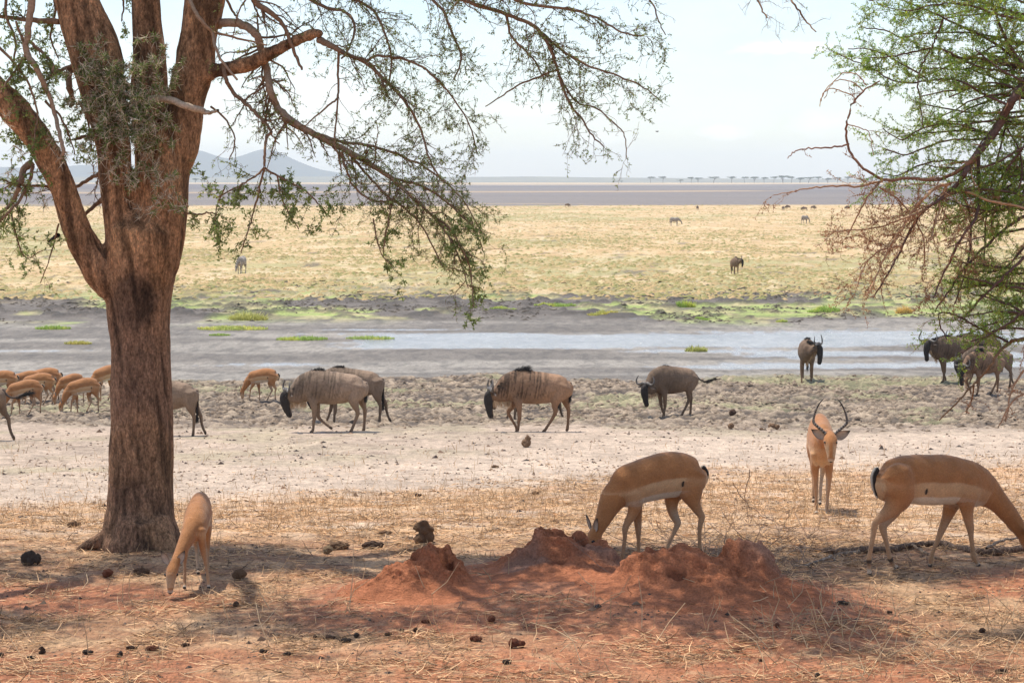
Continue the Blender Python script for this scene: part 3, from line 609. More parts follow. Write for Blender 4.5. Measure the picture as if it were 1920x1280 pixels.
# ------------------------------------------------------------------ the acacia whose crown hangs in from the right
def build_right_tree():
    D = 13.4; bx = (2260 - 960) / FPX * D; B = Vector((bx, D, gz(bx, D)))
    t = thing('acacia_tree', 'green spreading acacia reaching in from the right edge, lower twigs dead and reddish brown', 'tree', B)
    parts = []; st = Sticks(); lv = Leaves()
    tr = [(bx, D, B.z - .1, .24, .24), (bx - .02, D, 1.0, .19, .19), (bx - .12, D, 2.2, .17, .17), (bx - .3, D + .1, 3.4, .15, .15), (bx - .5, D + .1, 4.8, .12, .12), (bx - .5, D, 5.8, .07, .07)]
    parts.append(tube(smooth_path(tr, 4), lat=(1, 0, 0), seg=16))
    a = np.array(P(1925, 150, D)); parts.append(tube(smooth_path([(bx - .12, D, 2.3, .1, .1), (bx - .5, D, 3.3, .06, .06), (*a, .03, .03)], 4), lat=(0, 1, 0), seg=10))
    a = np.array(P(1925, 634, D)); parts.append(tube(smooth_path([(bx - .02, D, 1.2, .08, .08), (bx - .4, D, 1.75, .04, .04), (*a, .012, .012)], 4), lat=(0, 1, 0), seg=10))
    me = fuse(parts, .02, 2); co = co_of(me); no = no_of(me); n1 = fbm3(co, .07, .07, .6, seed=23); co += no * (n1 - .5)[:, None] * .035
    put_co(me, co - np.array(B)); set_col(me, np.array([[.19, .12, .08]]) * (.6 + .8 * n1)[:, None]); link('trunk', me, MAT_BARK, t)
    live = dict(step=(.045, .030, .020), wig=(.09, .15, .2), grav=(.1, -.5, -.5), side=(.62, .6, 0), len=(0, .42, .16), fwd=.85, levels=2, leaf_from=1, leafp=.97, nleaf=(4, 9),
                ll=.016, lw=.0065, bark=(.25, .145, .09), leaf=(.24, .40, .075), leaf2=(.48, .60, .10), pale=.3, thorn=.1, tl=.02, tcol=(.3, .2, .13), bare=.02)
    semi = dict(live, leafp=.5, side=(.45, .4, 0))
    dead = dict(live, leafp=.75, nleaf=(2, 6), ll=.014, lw=.007, leaf=(.40, .20, .105), leaf2=(.46, .28, .16), bark=(.44, .26, .16), grav=(-.6, -1.6, -1.8), side=(.8, .75, 0), len=(0, .36, .14), thorn=.25)
    deads = dict(dead, side=(.4, .35, 0), len=(0, .22, .09))
    K = (.14, .085, .07); RB = (.42, .25, .15); TN = (.50, .31, .18)
    LB = [
     ([(1930, 145, 9), (1915, 165, 8.5), (1899, 186, 8), (1880, 222, 7.5), (1859, 256, 7), (1827, 297, 6.5), (1808, 325, 5.5), (1795, 345, 5), (1765, 372, 4), (1732, 396, 3.4), (1708, 430, 3), (1688, 470, 2.5), (1664, 515, 2), (1638, 558, 1.3)], 0, -.2, deads, K),
     ([(1827, 297, 5.5), (1800, 318, 4.8), (1770, 334, 4.2), (1745, 337, 4), (1700, 335, 3.6), (1655, 336, 3.4), (1625, 320, 3), (1600, 296, 2.8), (1588, 262, 2.5), (1588, 228, 2.3), (1600, 192, 2), (1622, 168, 1.6), (1650, 152, 1.2)], -.05, -.15, dict(deads, side=(.22, .3, 0)), (.26, .14, .09)),
     ([(1592, 270, 2), (1570, 276, 1.7), (1540, 277, 1.5), (1510, 280, 1.2), (1488, 285, .9), (1477, 297, .6)], -.15, -.2, dict(deads, side=(.2, .2, 0), len=(0, .1, .05)), (.25, .13, .09)),
     ([(1618, 170, 1.2), (1600, 155, 1), (1575, 150, .8), (1550, 165, .7), (1540, 190, .5)], -.15, -.2, dict(deads, side=(.1, .1, 0)), RB),
     ([(1600, 180, 1.2), (1568, 168, .9), (1545, 172, .8), (1537, 200, .5)], -.15, -.2, dict(deads, side=(.1, .1, 0)), RB),
     ([(1625, 160, 1.2), (1605, 140, 1), (1580, 138, .8), (1560, 158, .6), (1545, 185, .5)], -.2, -.2, dict(deads, side=(.1, .1, 0)), RB),
     ([(1588, 232, 1), (1610, 240, .8), (1630, 250, .6), (1638, 290, .5)], -.15, -.2, dict(deads, side=(.1, .1, 0)), RB),
     ([(1654, 340, 3), (1610, 349, 2.3), (1560, 348, 1.8), (1525, 352, 1.4), (1492, 358, .9), (1450, 366, .5)], -.1, -.3, dict(dead, side=(.35, .4, 0)), RB),
     ([(1654, 338, 2.4), (1630, 365, 2), (1610, 400, 1.6), (1590, 440, 1.1)], -.1, -.2, dead, RB),
     ([(1782, 344, 4), (1758, 350, 3.8), (1735, 368, 3.5), (1710, 400, 3), (1690, 430, 2.6), (1668, 466, 2.2), (1648, 505, 1.8), (1630, 545, 1.2)], -.15, -.4, dead, TN),
     ([(1775, 350, 3), (1765, 370, 2.6), (1757, 410, 2), (1745, 450, 1.2)], -.15, -.3, dead, TN),
     ([(1740, 392, 2.4), (1700, 408, 2), (1650, 425, 1.6), (1600, 432, 1.2), (1545, 434, .8)], -.2, -.3, dead, RB),
     ([(1690, 462, 2), (1650, 470, 1.6), (1620, 500, 1.2), (1606, 540, .8)], -.2, -.3, dead, RB),
     ([(1650, 352, 2), (1690, 380, 1.8), (1730, 440, 1.5), (1735, 500, 1)], -.1, -.2, dead, RB),
     ([(1835, 292, 4.5), (1834, 330, 4.4), (1838, 370, 4), (1828, 410, 3.6), (1800, 450, 3), (1775, 500, 2.4), (1750, 560, 1.4)], .0, -.2, dead, K),
     ([(1800, 350, 3.5), (1815, 390, 3), (1820, 440, 2.6), (1812, 500, 2), (1790, 570, 1.3)], .1, 0, dead, K),
     ([(1798, 352, 3), (1850, 375, 2.8), (1900, 385, 2.4), (1940, 395, 2)], -.1, -.2, deads, TN),
     ([(1930, 400, 4), (1890, 425, 3.4), (1850, 460, 3), (1810, 500, 2.6), (1780, 545, 2), (1755, 580, 1.2)], .1, 0, semi, K),
     ([(1940, 470, 4), (1900, 500, 3.4), (1860, 540, 2.8), (1825, 575, 2), (1800, 600, 1.2)], 0, -.1, semi, K),
     ([(1925, 634, 5), (1905, 638, 4.5), (1889, 644, 4), (1870, 665, 3.2), (1855, 687, 3), (1838, 708, 2.7), (1824, 722, 2.4), (1800, 748, 1.8), (1761, 788, 1)], 0, -.4, dict(deads, side=(.25, .2, 0)), (.22, .13, .07)),
     ([(1826, 722, 1.8), (1822, 750, 1.6), (1812, 775, 1)], -.3, -.3, dict(deads, side=(.2, .2, 0)), (.22, .13, .07)),
     ([(1889, 640, 3), (1865, 628, 2.8), (1839, 616, 2.5), (1820, 606, 2.2), (1805, 597, 2), (1782, 588, 1.8), (1762, 588, 1.6), (1762, 605, 1.5), (1768, 622, 1.3), (1775, 636, 1)], 0, -.1, semi, K),
     ([(1940, 600, 3), (1900, 575, 2.6), (1860, 560, 2), (1820, 550, 1.2)], .1, 0, live, K),
     ([(1940, 560, 3), (1900, 600, 2.4), (1860, 625, 1.8), (1820, 640, 1.1)], 0, -.1, semi, K),
     ([(1940, 690, 3), (1915, 700, 2.5), (1895, 740, 2), (1885, 790, 1.2)], -.1, -.3, deads, RB),
     ([(1935, 730, 2.6), (1900, 750, 2), (1878, 790, 1.4), (1872, 800, 1)], -.2, -.4, deads, RB),
     # upper greens
     ([(1925, 128, 5), (1890, 122, 4.4), (1871, 116, 3.8), (1835, 110, 3.3), (1802, 109, 3), (1778, 98, 2.6), (1755, 90, 2.2), (1710, 98, 1.8), (1660, 108, 1.2), (1610, 110, .8)], .1, 0, live, K),
     ([(1940, 150, 5), (1905, 105, 4.2), (1880, 60, 3.6), (1865, 20, 3), (1850, -30, 2.4)], .1, .2, live, K),
     ([(1930, 135, 4), (1880, 92, 3.4), (1830, 62, 3), (1790, 44, 2.4), (1740, 20, 1.8), (1690, 0, 1.2)], .2, .1, live, K),
     ([(1890, 198, 3), (1862, 184, 2.8), (1838, 174, 2.5), (1815, 158, 2.3), (1790, 150, 2.1), (1765, 148, 2), (1735, 153, 1.8), (1700, 156, 1.6), (1670, 150, 1.4), (1635, 130, 1.1), (1600, 115, .9), (1568, 100, .7)], 0, -.1, live, K),
     ([(1768, 37, 2.2), (1758, 62, 2), (1749, 84, 1.9), (1735, 110, 1.8), (1727, 125, 1.8), (1722, 156, 1.6), (1726, 195, 1.3), (1730, 235, .9)], -.1, -.1, semi, K),
     ([(1860, 252, 2.4), (1820, 240, 2), (1770, 232, 1.8), (1720, 245, 1.5), (1690, 262, 1.2), (1655, 240, .8)], .1, 0, live, K),
     ([(1850, 262, 2.4), (1800, 262, 2), (1750, 270, 1.8), (1700, 290, 1.4), (1660, 280, .9)], .1, .1, live, K),
     ([(1815, 305, 2.4), (1770, 300, 2), (1720, 312, 1.6), (1680, 330, 1), (1650, 322, .8)], .1, .1, live, K),
     ([(1930, 40, 3), (1880, 30, 2.6), (1820, 12, 2), (1760, 8, 1.6), (1700, 20, 1.2), (1650, 10, .8)], 0, -.1, live, K),
     ([(1920, -20, 3), (1850, -10, 2.6), (1780, -12, 2), (1700, -8, 1.6), (1630, 2, 1)], -.1, -.1, live, K),
     ([(1730, 60, 1.8), (1690, 70, 1.6), (1650, 55, 1.2), (1610, 52, .8)], .1, 0, live, K),
     ([(1740, 150, 1.8), (1690, 120, 1.6), (1640, 95, 1.2), (1590, 92, .8)], .1, 0, live, K),
     ([(1880, 230, 2), (1910, 280, 2), (1915, 340, 1.8), (1890, 400, 1.2)], .1, 0, live, K),
     ([(1900, 180, 2.4), (1870, 300, 2), (1850, 400, 1.8), (1845, 500, 1.2)], .2, .2, semi, K),
     ([(1940, 250, 3), (1900, 300, 2.4), (1870, 350, 1.8), (1860, 420, 1)], .1, 0, live, K),
     ([(1940, 330, 3), (1890, 350, 2.4), (1840, 400, 2), (1800, 410, 1.2)], .2, .1, live, K),
    ]
    for pts, a_, b_, cf, bc in LB: limb(st, lv, pts, D + a_, D + b_, bc, cfg=cf)
    for i in range(50):   # fill sprays from the right edge
        y0 = RNG.uniform(-20, 380) if i < 36 else RNG.uniform(380, 640); x1 = 1800 - RNG.uniform(-80, 120) * (1 if i < 36 else .4)
        y1 = y0 + RNG.normal(10, 40); cf = live if (i < 36 or RNG.random() < .85) else dead
        limb(st, lv, [(1950, y0, 3), ((1950 + x1) / 2, (y0 + y1) / 2 + RNG.normal(0, 18), 2), (x1, y1, 1)], D + RNG.uniform(-.2, .6), D + RNG.uniform(-.2, .6), K, cfg=dict(cf, len=(0, .30, .12)))
    me = st.mesh('branches'); put_co(me, co_of(me) - np.array(B)); link('branches', me, MAT_TWIG, t)
    n = 52000; x = RNG.uniform(1.6, 8.5, n); y = RNG.uniform(D - 1.6, D + 2.6, n)
    dens = fbm(x, y, 1.2, seed=87, octv=3) - .35 * np.exp(-((x - 2.3) / 1.1) ** 2 - ((y - 14.0) / .7) ** 2) - .3 * sm(.75, 1.0, ((x - 5) / 3.6) ** 2 + ((y - D - .4) / 2.3) ** 2)  # unseen crown, with a gap shaped to let sun onto the hanging foliage
    keep = dens > RNG.uniform(.40, .58, n); x, y = x[keep], y[keep]; z = 5.1 + 1.2 * RNG.uniform(0, 1, len(x)) - .12 * (x - 5) ** 2 * .2 + fbm(x, y, 1, seed=88) * .5
    q = np.stack([x, y, z], 1); dv = RNG.normal(size=q.shape) * np.array([1, 1, .45])
    lv.bulk(q, dv, RNG.uniform(.06, .12, len(q)), RNG.uniform(.03, .05, len(q)), np.array([[.11, .17, .05]]) * RNG.uniform(.6, 1.4, (len(q), 1)))
    me = lv.mesh('crown'); put_co(me, co_of(me) - np.array(B)); link('crown', me, MAT_LEAF, t)
build_right_tree()
# ------------------------------------------------------------------ animals
MAT_FUR = mat('short_fur', noise=[(90, 4, .84, 1.16, (1, 1, 1)), (9, 4, .88, 1.12, (1, 1, 1))], bump=[(160, 3, .004, (1, 1, 1)), (14, 3, .012, (1, 1, 1))], rough=.72, spec=.25, sheen=.15)
MAT_WFUR = mat('coarse_fur', noise=[(45, 4, .80, 1.2, (1, 1, .5)), (6, 4, .85, 1.15, (1, 1, 1))], bump=[(60, 3, .008, (1, 1, .5)), (9, 3, .02, (1, 1, 1))], rough=.75, spec=.25)
MAT_HAIR = mat('long_hair', rough=.6, spec=.2, transl=.08)
MAT_HORN = mat('horn', rough=.45, spec=.4, noise=[(30, 3, .8, 1.2, (1, 1, 1))])
MAT_EYE = mat('eye', attr=False, col=(.012, .008, .006), rough=.12, spec=.6)

def body_mesh(tubes, voxel, colour, it=6):
    """tubes: list of (part name, [(x, y, z, r_up, r_lat), ...], lateral axis)"""
    parts = []; S = []; R_ = []; PID = []; T = []
    names = []
    for nm, pts, lat in tubes:
        A = smooth_path(pts, 4); A[:, 3:] = np.maximum(A[:, 3:], .006)
        parts.append(tube(A, lat=lat, seg=28)); S.append(A[:, :3]); R_.append(np.maximum(A[:, 3], A[:, 4]))
        if nm not in names: names.append(nm)
        PID.append(np.full(len(A), names.index(nm))); T.append(np.linspace(0, 1, len(A)))
    me = fuse(parts, voxel, it, .5); co = co_of(me)
    nn_ = no_of(me); co += nn_ * ((fbm3(co, .13, .13, .16, seed=2, octv=2) - .5) * .028 * min(1, voxel / .01) * sm(.25, .5, co[:, 2]))[:, None]; put_co(me, co)
    S = np.concatenate(S); R_ = np.concatenate(R_); PID = np.concatenate(PID); T = np.concatenate(T)
    pid = np.zeros(len(co), int); tt = np.zeros(len(co))
    for a in range(0, len(co), 6000):
        d = np.linalg.norm(co[a:a + 6000, None] - S[None], axis=2) / R_[None]; j = d.argmin(1); pid[a:a + 6000] = PID[j]; tt[a:a + 6000] = T[j]
    set_col(me, np.clip(colour(co, np.array(names)[pid], tt), .008, .85)); return me
def simple_part(name, tubes, m_, parent, col, seg=10, colf=None):
    V, F4, F3 = join([tube(smooth_path(p, 4), lat=lat, seg=seg) for p, lat in tubes])
    c = np.repeat(np.array([col], float), len(V), 0) if colf is None else colf(V)
    return link(name, mesh_np(name, V, [F4, F3], c), m_, parent)
def ball(name, c, r, m_, parent):
    return simple_part(name, [([(c[0] - r * .5, c[1], c[2], r * .8, r * .8), (c[0], c[1], c[2], r, r), (c[0] + r * .5, c[1], c[2], r * .8, r * .8)], (0, 1, 0))], m_, parent, (.01, .01, .01), 8)
def ear(base, d, length, width, parent, col, inner, front=(1, 0, 0)):
    """leaf shaped ear: a cupped shell"""
    d = unit(d); f = unit(np.asarray(front) - d * np.dot(front, d)); s = np.cross(d, f); V = []; n = 9; m_ = 7
    prof = [.35, .75, .98, 1, .95, .8, .58, .3, .04]
    for k_ in (0, 1):
        for i in range(n):
            for j in range(m_):
                u = (j / (m_ - 1) - .5) * 2; cup = (1 - u * u) * .5
                V.append(np.asarray(base) + d * length * i / (n - 1) + s * u * width * .5 * prof[i] - f * cup * width * .45 * prof[i] + f * (-.006 if k_ else 0))
    V = np.array(V); idx = np.arange(n * m_).reshape(n, m_)
    q = np.stack([idx[:-1, :-1], idx[:-1, 1:], idx[1:, 1:], idx[1:, :-1]], -1).reshape(-1, 4)
    c = np.zeros((len(V), 3)); h = n * m_; tip = np.repeat(sm(.62, .9, np.linspace(0, 1, n)), m_)
    edge = np.tile(np.abs(np.linspace(-1, 1, m_)) > .9, n)
    c[:h] = np.array(inner) * (1 - .85 * tip)[:, None]; c[:h][edge] *= .35; c[h:] = np.array(col) * (1 - .85 * tip)[:, None]
    return link('ear', mesh_np('ear', V, [q, q[:, ::-1] + h], c), MAT_FUR, parent)

# ---- impala
BACK = np.array([.37, .158, .056]); SIDE = np.array([.56, .35, .19]); WHITE = np.array([.66, .57, .46]); LEGC = np.array([.42, .245, .135])
def impala_colour(tors, spot=None, horns_=False):
    tx = np.array([p[0] for p in tors]); o = np.argsort(tx); tx = tx[o]
    zt = np.array([p[2] + p[3] for p in tors])[o]; zb = np.array([p[2] - p[3] for p in tors])[o]
    x_rump, x_ch = tx[0], tx[-1]
    def f(co, part, tt):
        n = fbm3(co, .05, .05, .05, seed=3); n2 = fbm3(co, .2, .2, .2, seed=9)
        t = (co[:, 2] - np.interp(co[:, 0], tx, zb)) / (np.interp(co[:, 0], tx, zt) - np.interp(co[:, 0], tx, zb)) + (n - .5) * .04
        c = SIDE + (BACK - SIDE) * sm(.46, .51, t)[:, None]; xr = (co[:, 0] - x_rump) / (x_ch - x_rump); c = c + (WHITE - c) * (sm(.21, .165, t) * sm(.12, .25, xr) * sm(1.0, .86, xr))[:, None]
        # rump and shoulder have no pale band
        k = np.maximum(sm(.34, .20, xr), sm(.62, .95, xr)) * sm(.0, .22, t); mid = BACK * 1.06 + (SIDE - BACK) * .35
        c = c + (mid + (BACK - mid) * sm(.4, .6, t)[:, None] - c) * (k * .85)[:, None]
        neck = part == 'neck'; c[neck] = (BACK * 1.03)[None]; head = part == 'head'; c[head] = BACK * 1.1 + (np.array([.46, .30, .18]) - BACK * 1.1) * (sm(.2, .5, tt[head]) * sm(.008, .03, np.abs(co[head, 1] - (0.058 if horns_ else 0.02))))[:, None]
        hh = head & (tt > .72); c[hh] = BACK + (WHITE * .75 - BACK) * sm(.72, .92, tt[hh])[:, None]
        hh = head & (tt > .965); c[hh] = (.06, .045, .04)
        for nm in ('fore', 'hind'):
            q = np.char.startswith(part.astype(str), nm); s = tt[q]
            lc = BACK * 1.05 + (LEGC - BACK * 1.05) * sm(.10, .5, s)[:, None]
            inn = (sm(.062, .03, np.abs(co[q, 1])) * sm(.2, .35, s) * .7)[:, None]; lc = lc + (np.array([.42, .34, .26]) - lc) * inn
            if nm == 'hind': lc = lc + (np.array([.025, .02, .018]) - lc) * (sm(.80, .82, s) * sm(.872, .855, s) * .9)[:, None] * (co[q, 0] < 99)[:, None]
            lc = lc + (WHITE * .8 - lc) * (sm(.90, .94, s) * .75)[:, None]; lc = np.where((s > .965)[:, None], np.array([.05, .04, .035]), lc); c[q] = c[q] * (1 - sm(.02, .16, s))[:, None] + lc * sm(.02, .16, s)[:, None]
        if spot is not None:
            for sx_, sz_ in [spot]:
                d = np.sqrt(((co[:, 0] - sx_) / .013) ** 2 + ((co[:, 2] - sz_) / .024) ** 2) + (np.abs(co[:, 1]) < .05) * 9
                c = c + (np.array([.02, .016, .014]) - c) * sm(1.2, .8, d)[:, None]
        return c * (.9 + .2 * n2)[:, None]
    return f
def impala(label, loc, rz, tors, neck, head, legs, ears, tail, eyes, spot=None, voxel=.0085, horns=None, scale=1.0, group=None, torso_lat=None):
    t = thing('impala', label, 'impala', loc, rz, group, scale)
    tt = [(p[0], (torso_lat or 0), (p[1] + p[2]) / 2, (p[1] - p[2]) / 2, p[3]) for p in tors]
    T = [('torso', tt, (0, 1, 0)), ('neck', neck, (0, 1, 0)), ('head', head, (0, 1, 0))] + [(nm, pts, (0, 1, 0)) for nm, pts in legs]
    me = body_mesh(T, voxel, impala_colour(tt, spot, bool(horns))); link('body', me, MAT_FUR, t)
    for b_, d_, l_, w_, fr in ears: ear(b_, d_, l_, w_, t, BACK * .9, (.44, .33, .25), fr)
    for e_ in eyes: ball('eye', e_, .0135, MAT_EYE, t)
    if tail:
        simple_part('tail', [(tail, (0, 1, 0))], MAT_FUR, t, WHITE, 8, lambda V: np.where((np.abs(V[:, 1:2] - (torso_lat or 0)) > .0085), np.array([[.02, .016, .014]]), WHITE[None]))
    for h in (horns or []):
        A = smooth_path(h, 14); n = len(A); rg = 1 + .16 * np.sign(np.sin(np.arange(n) * 1.35)) * (np.arange(n) < n * .74); A[:, 3] *= rg; A[:, 4] *= rg
        V, F4, F3 = tube(A, lat=(1, 0, 0), seg=10); V0 = A[:, :3]; j = np.linalg.norm(V[:, None] - V0[None], axis=2).argmin(1)
        c = np.where((rg[j] > 1)[:, None], np.array([[.16, .13, .11]]), np.array([[.022, .018, .016]])); link('horn', mesh_np('horn', V, [F4, F3], c), MAT_HORN, t)
    return t
def prof(s, ox, oyf, sgn, yaw_c=1.0):
    """pixel coordinates of a profile view -> local metres"""
    def xz(px, py, dz=0): return sgn * (px - ox) / s / yaw_c, (oyf(px) + dz - py) / s
    return xz
def place_heading(base, deg): return base, R(deg)

# A: grazing behind the mound, facing left, turned a little to the camera
def impala_A():
    s = 1221.; yc = math.cos(R(24)); oyf = lambda x: 1184 + (x - 430) * (1108 - 1184) / 785.
    xz = prof(s, 820, oyf, -1, yc)
    tors = []
    for px, a, b, w_ in ((1288, 235, 330, .04), (1262, 205, 420, .075), (1205, 168, 490, .105), (1130, 126, 515, .12), (1040, 108, 528, .13), (950, 110, 542, .138), (850, 126, 556, .142), (740, 163, 580, .14), (640, 205, 608, .13), (560, 238, 635, .115), (490, 290, 645, .095), (440, 345, 630, .07)):
        x, z1 = xz(px, a); _, z0 = xz(px, b); tors.append((x, z1, z0, w_))
    def ch(lst, y0, y1, dz):
        out = []
        for i, p in enumerate(lst):
            x, z = xz(p[0], p[1], dz); y = y0 + (y1 - y0) * i / (len(lst) - 1); out.append((x, y, max(z, .012), p[2], p[3] if len(p) > 3 else p[2]))
        out[-1] = (out[-1][0], out[-1][1], .018, out[-1][3], out[-1][4]); return out
    neck = ch([(510, 470, .135, .085), (430, 545, .11, .075), (375, 640, .088, .062), (330, 740, .066, .052), (280, 830, .055, .048), (255, 870, .05, .046)], 0, .02, 0); neck[-1] = (neck[-1][0], .02, xz(255, 870)[1], .05, .046)
    hd = []
    for px, py, a, b in ((262, 845, .045, .045), (238, 915, .058, .052), (232, 985, .056, .046), (238, 1060, .042, .034), (246, 1130, .030, .026), (250, 1150, .024, .024)):
        x, z = xz(px, py); hd.append((x, .02, z, a, b))
    legs = [('fore', ch([(570, 500, .085, .05), (590, 600, .062, .045), (565, 700, .040, .034), (510, 800, .028, .026), (493, 850, .025, .024), (490, 930, .017), (478, 1030, .017), (470, 1085, .020), (448, 1135, .015), (432, 1190, .021)], .075, .085, 18)),
            ('fore', ch([(650, 520, .08, .05), (685, 620, .050, .042), (700, 740, .034, .03), (708, 845, .025), (712, 940, .016), (714, 1040, .017), (712, 1085, .020), (712, 1120, .015), (716, 1160, .021)], -.07, -.08, -24)),
            ('hind', ch([(1165, 290, .115, .06), (1125, 410, .125, .07), (1135, 510, .095, .06), (1165, 600, .052, .042), (1205, 672, .036, .03), (1238, 722, .029, .024), (1222, 800, .022, .018), (1216, 900, .016), (1218, 990, .017), (1218, 1030, .021), (1214, 1075, .015), (1208, 1115, .021)], .07, .075, 22)),
            ('hind', ch([(1130, 330, .10, .05), (1080, 430, .10, .055), (1030, 530, .070, .048), (1030, 630, .046, .038), (1060, 715, .034, .03), (1086, 765, .029, .024), (1055, 840, .021, .018), (1012, 930, .016), (975, 1010, .018), (962, 1040, .021), (950, 1075, .015), (938, 1100, .021)], -.065, -.06, -22))]
    ex, ez = xz(205, 860); eyx, eyz = xz(185, 955)
    ears = [((ex - .015, .055, ez), (.10, .45, .9), .125, .055, (1, .3, .2)), ((ex - .02, -.03, ez), (.1, -.5, .9), .125, .055, (1, -.3, .2))]
    tl = [(*(lambda q: (q[0], 0, q[1]))(xz(px, py)), r_, r_ * 1.2) for px, py, r_ in ((1290, 240, .022), (1322, 290, .021), (1318, 350, .018), (1296, 420, .012), (1286, 455, .006))]
    base = G(1238, 1052); base = Vector((base.x, 15.1, gz(base.x, 15.1)))
    c0 = P(1060 + 820 / 4.923, 1055, 15.1); base = Vector((c0.x, 15.1, gz(c0.x, 15.1) - .005))
    sp = xz(1018, 385)
    return impala('brown impala grazing with its head down behind the middle termite mound', base, R(180 + 24), tors, neck, hd, legs, ears, tl, [(eyx - .015, .066, eyz), (eyx - .015, -.03, eyz)], spot=sp)
IA = impala_A()

# B: walking right, its head beyond the frame
def impala_B():
    s = 1250.; yc = math.cos(R(24)) - .217 * math.sin(R(24)); oyf = lambda x: 1246 + (x - 190) * (1150 - 1246) / 1010.
    xz = prof(s, 730, oyf, 1, yc); tors = []
    for px, a, b, w_ in ((302, 262, 360, .045), (325, 228, 440, .075), (370, 185, 520, .10), (430, 146, 560, .115), (510, 122, 575, .125), (620, 105, 560, .132), (720, 92, 560, .14), (820, 85, 566, .145), (930, 90, 556, .143), (1030, 112, 556, .138), (1130, 135, 572, .128), (1200, 165, 588, .115), (1270, 215, 585, .098), (1330, 280, 565, .08)):
        x, z1 = xz(px, a); _, z0 = xz(px, b); tors.append((x, z1, z0, w_))
    def ch(lst, y0, y1, dz, hoof=True):
        out = []
        for i, p in enumerate(lst):
            x, z = xz(p[0], p[1], dz); y = y0 + (y1 - y0) * i / (len(lst) - 1); out.append((x, y, z, p[2], p[3] if len(p) > 3 else p[2]))
        if hoof: out[-1] = (out[-1][0], out[-1][1], .018, out[-1][3], out[-1][4])
        return out
    neck = ch([(1230, 370, .155, .09), (1340, 440, .12, .075), (1440, 525, .09, .06), (1550, 645, .074, .054), (1640, 760, .062, .05), (1700, 840, .055, .048)], 0, 0, 0, False)
    hd = ch([(1690, 830, .045, .045), (1730, 890, .058, .052), (1762, 950, .052, .045), (1785, 1015, .038, .034), (1800, 1070, .028, .026)], 0, 0, 0, False)
    legs = [('fore', ch([(1115, 390, .115, .06), (1085, 500, .095, .055), (1085, 600, .058, .045), (1103, 700, .040, .034), (1120, 790, .031, .027), (1130, 880, .020), (1143, 980, .0185), (1152, 1055, .0225), (1180, 1105, .016), (1205, 1155, .0225)], -.075, -.085, 20)),
            ('fore', ch([(1090, 450, .10, .05), (1050, 560, .068, .044), (1015, 670, .042, .036), (965, 800, .030, .026), (925, 910, .019), (888, 1000, .0185), (872, 1070, .0225), (868, 1110, .016), (872, 1160, .0225)], .07, .08, -22)),
            ('hind', ch([(415, 270, .13, .07), (450, 400, .15, .08), (440, 520, .12, .07), (385, 610, .072, .05), (310, 685, .042, .034), (242, 745, .031, .025), (226, 840, .0235, .020), (208, 950, .0185), (192, 1050, .019), (188, 1095, .0225), (188, 1160, .016), (196, 1240, .0225)], -.075, -.08, 22)),
            ('hind', ch([(500, 340, .11, .055), (545, 450, .105, .055), (530, 560, .075, .05), (480, 650, .055, .042), (425, 728, .042, .034), (412, 775, .034, .026), (436, 870, .022, .019), (458, 960, .0185), (476, 1030, .019), (484, 1065, .0225), (518, 1125, .016), (556, 1195, .0225)], .065, .07, -22))]
    ex, ez = xz(1690, 830)
    ears = [((ex, -.05, ez), (-.5, -.5, .5), .125, .055, (.5, -.5, .3)), ((ex, .05, ez), (-.5, .5, .5), .125, .055, (.5, .5, .3))]
    tl = [(*(lambda q: (q[0], -.0, q[1]))(xz(px, py)), r_, r_ * 1.15) for px, py, r_ in ((302, 240, .022), (276, 300, .024), (278, 380, .022), (292, 450, .016), (308, 505, .008))]
    c0 = P(1580 + 730 / 4.924, 1062, 14.75); base = Vector((c0.x, 14.75, gz(c0.x, 14.75) - .005))
    a, b = xz(740, 940); eyx, eyz = xz(1735, 880)
    return impala('large brown impala walking to the right with its neck lowered past the right edge', base, R(24), tors, neck, hd, legs, ears, tl, [(eyx, -.05, eyz), (eyx, .05, eyz)], spot=xz(668, 420))
IB = impala_B()

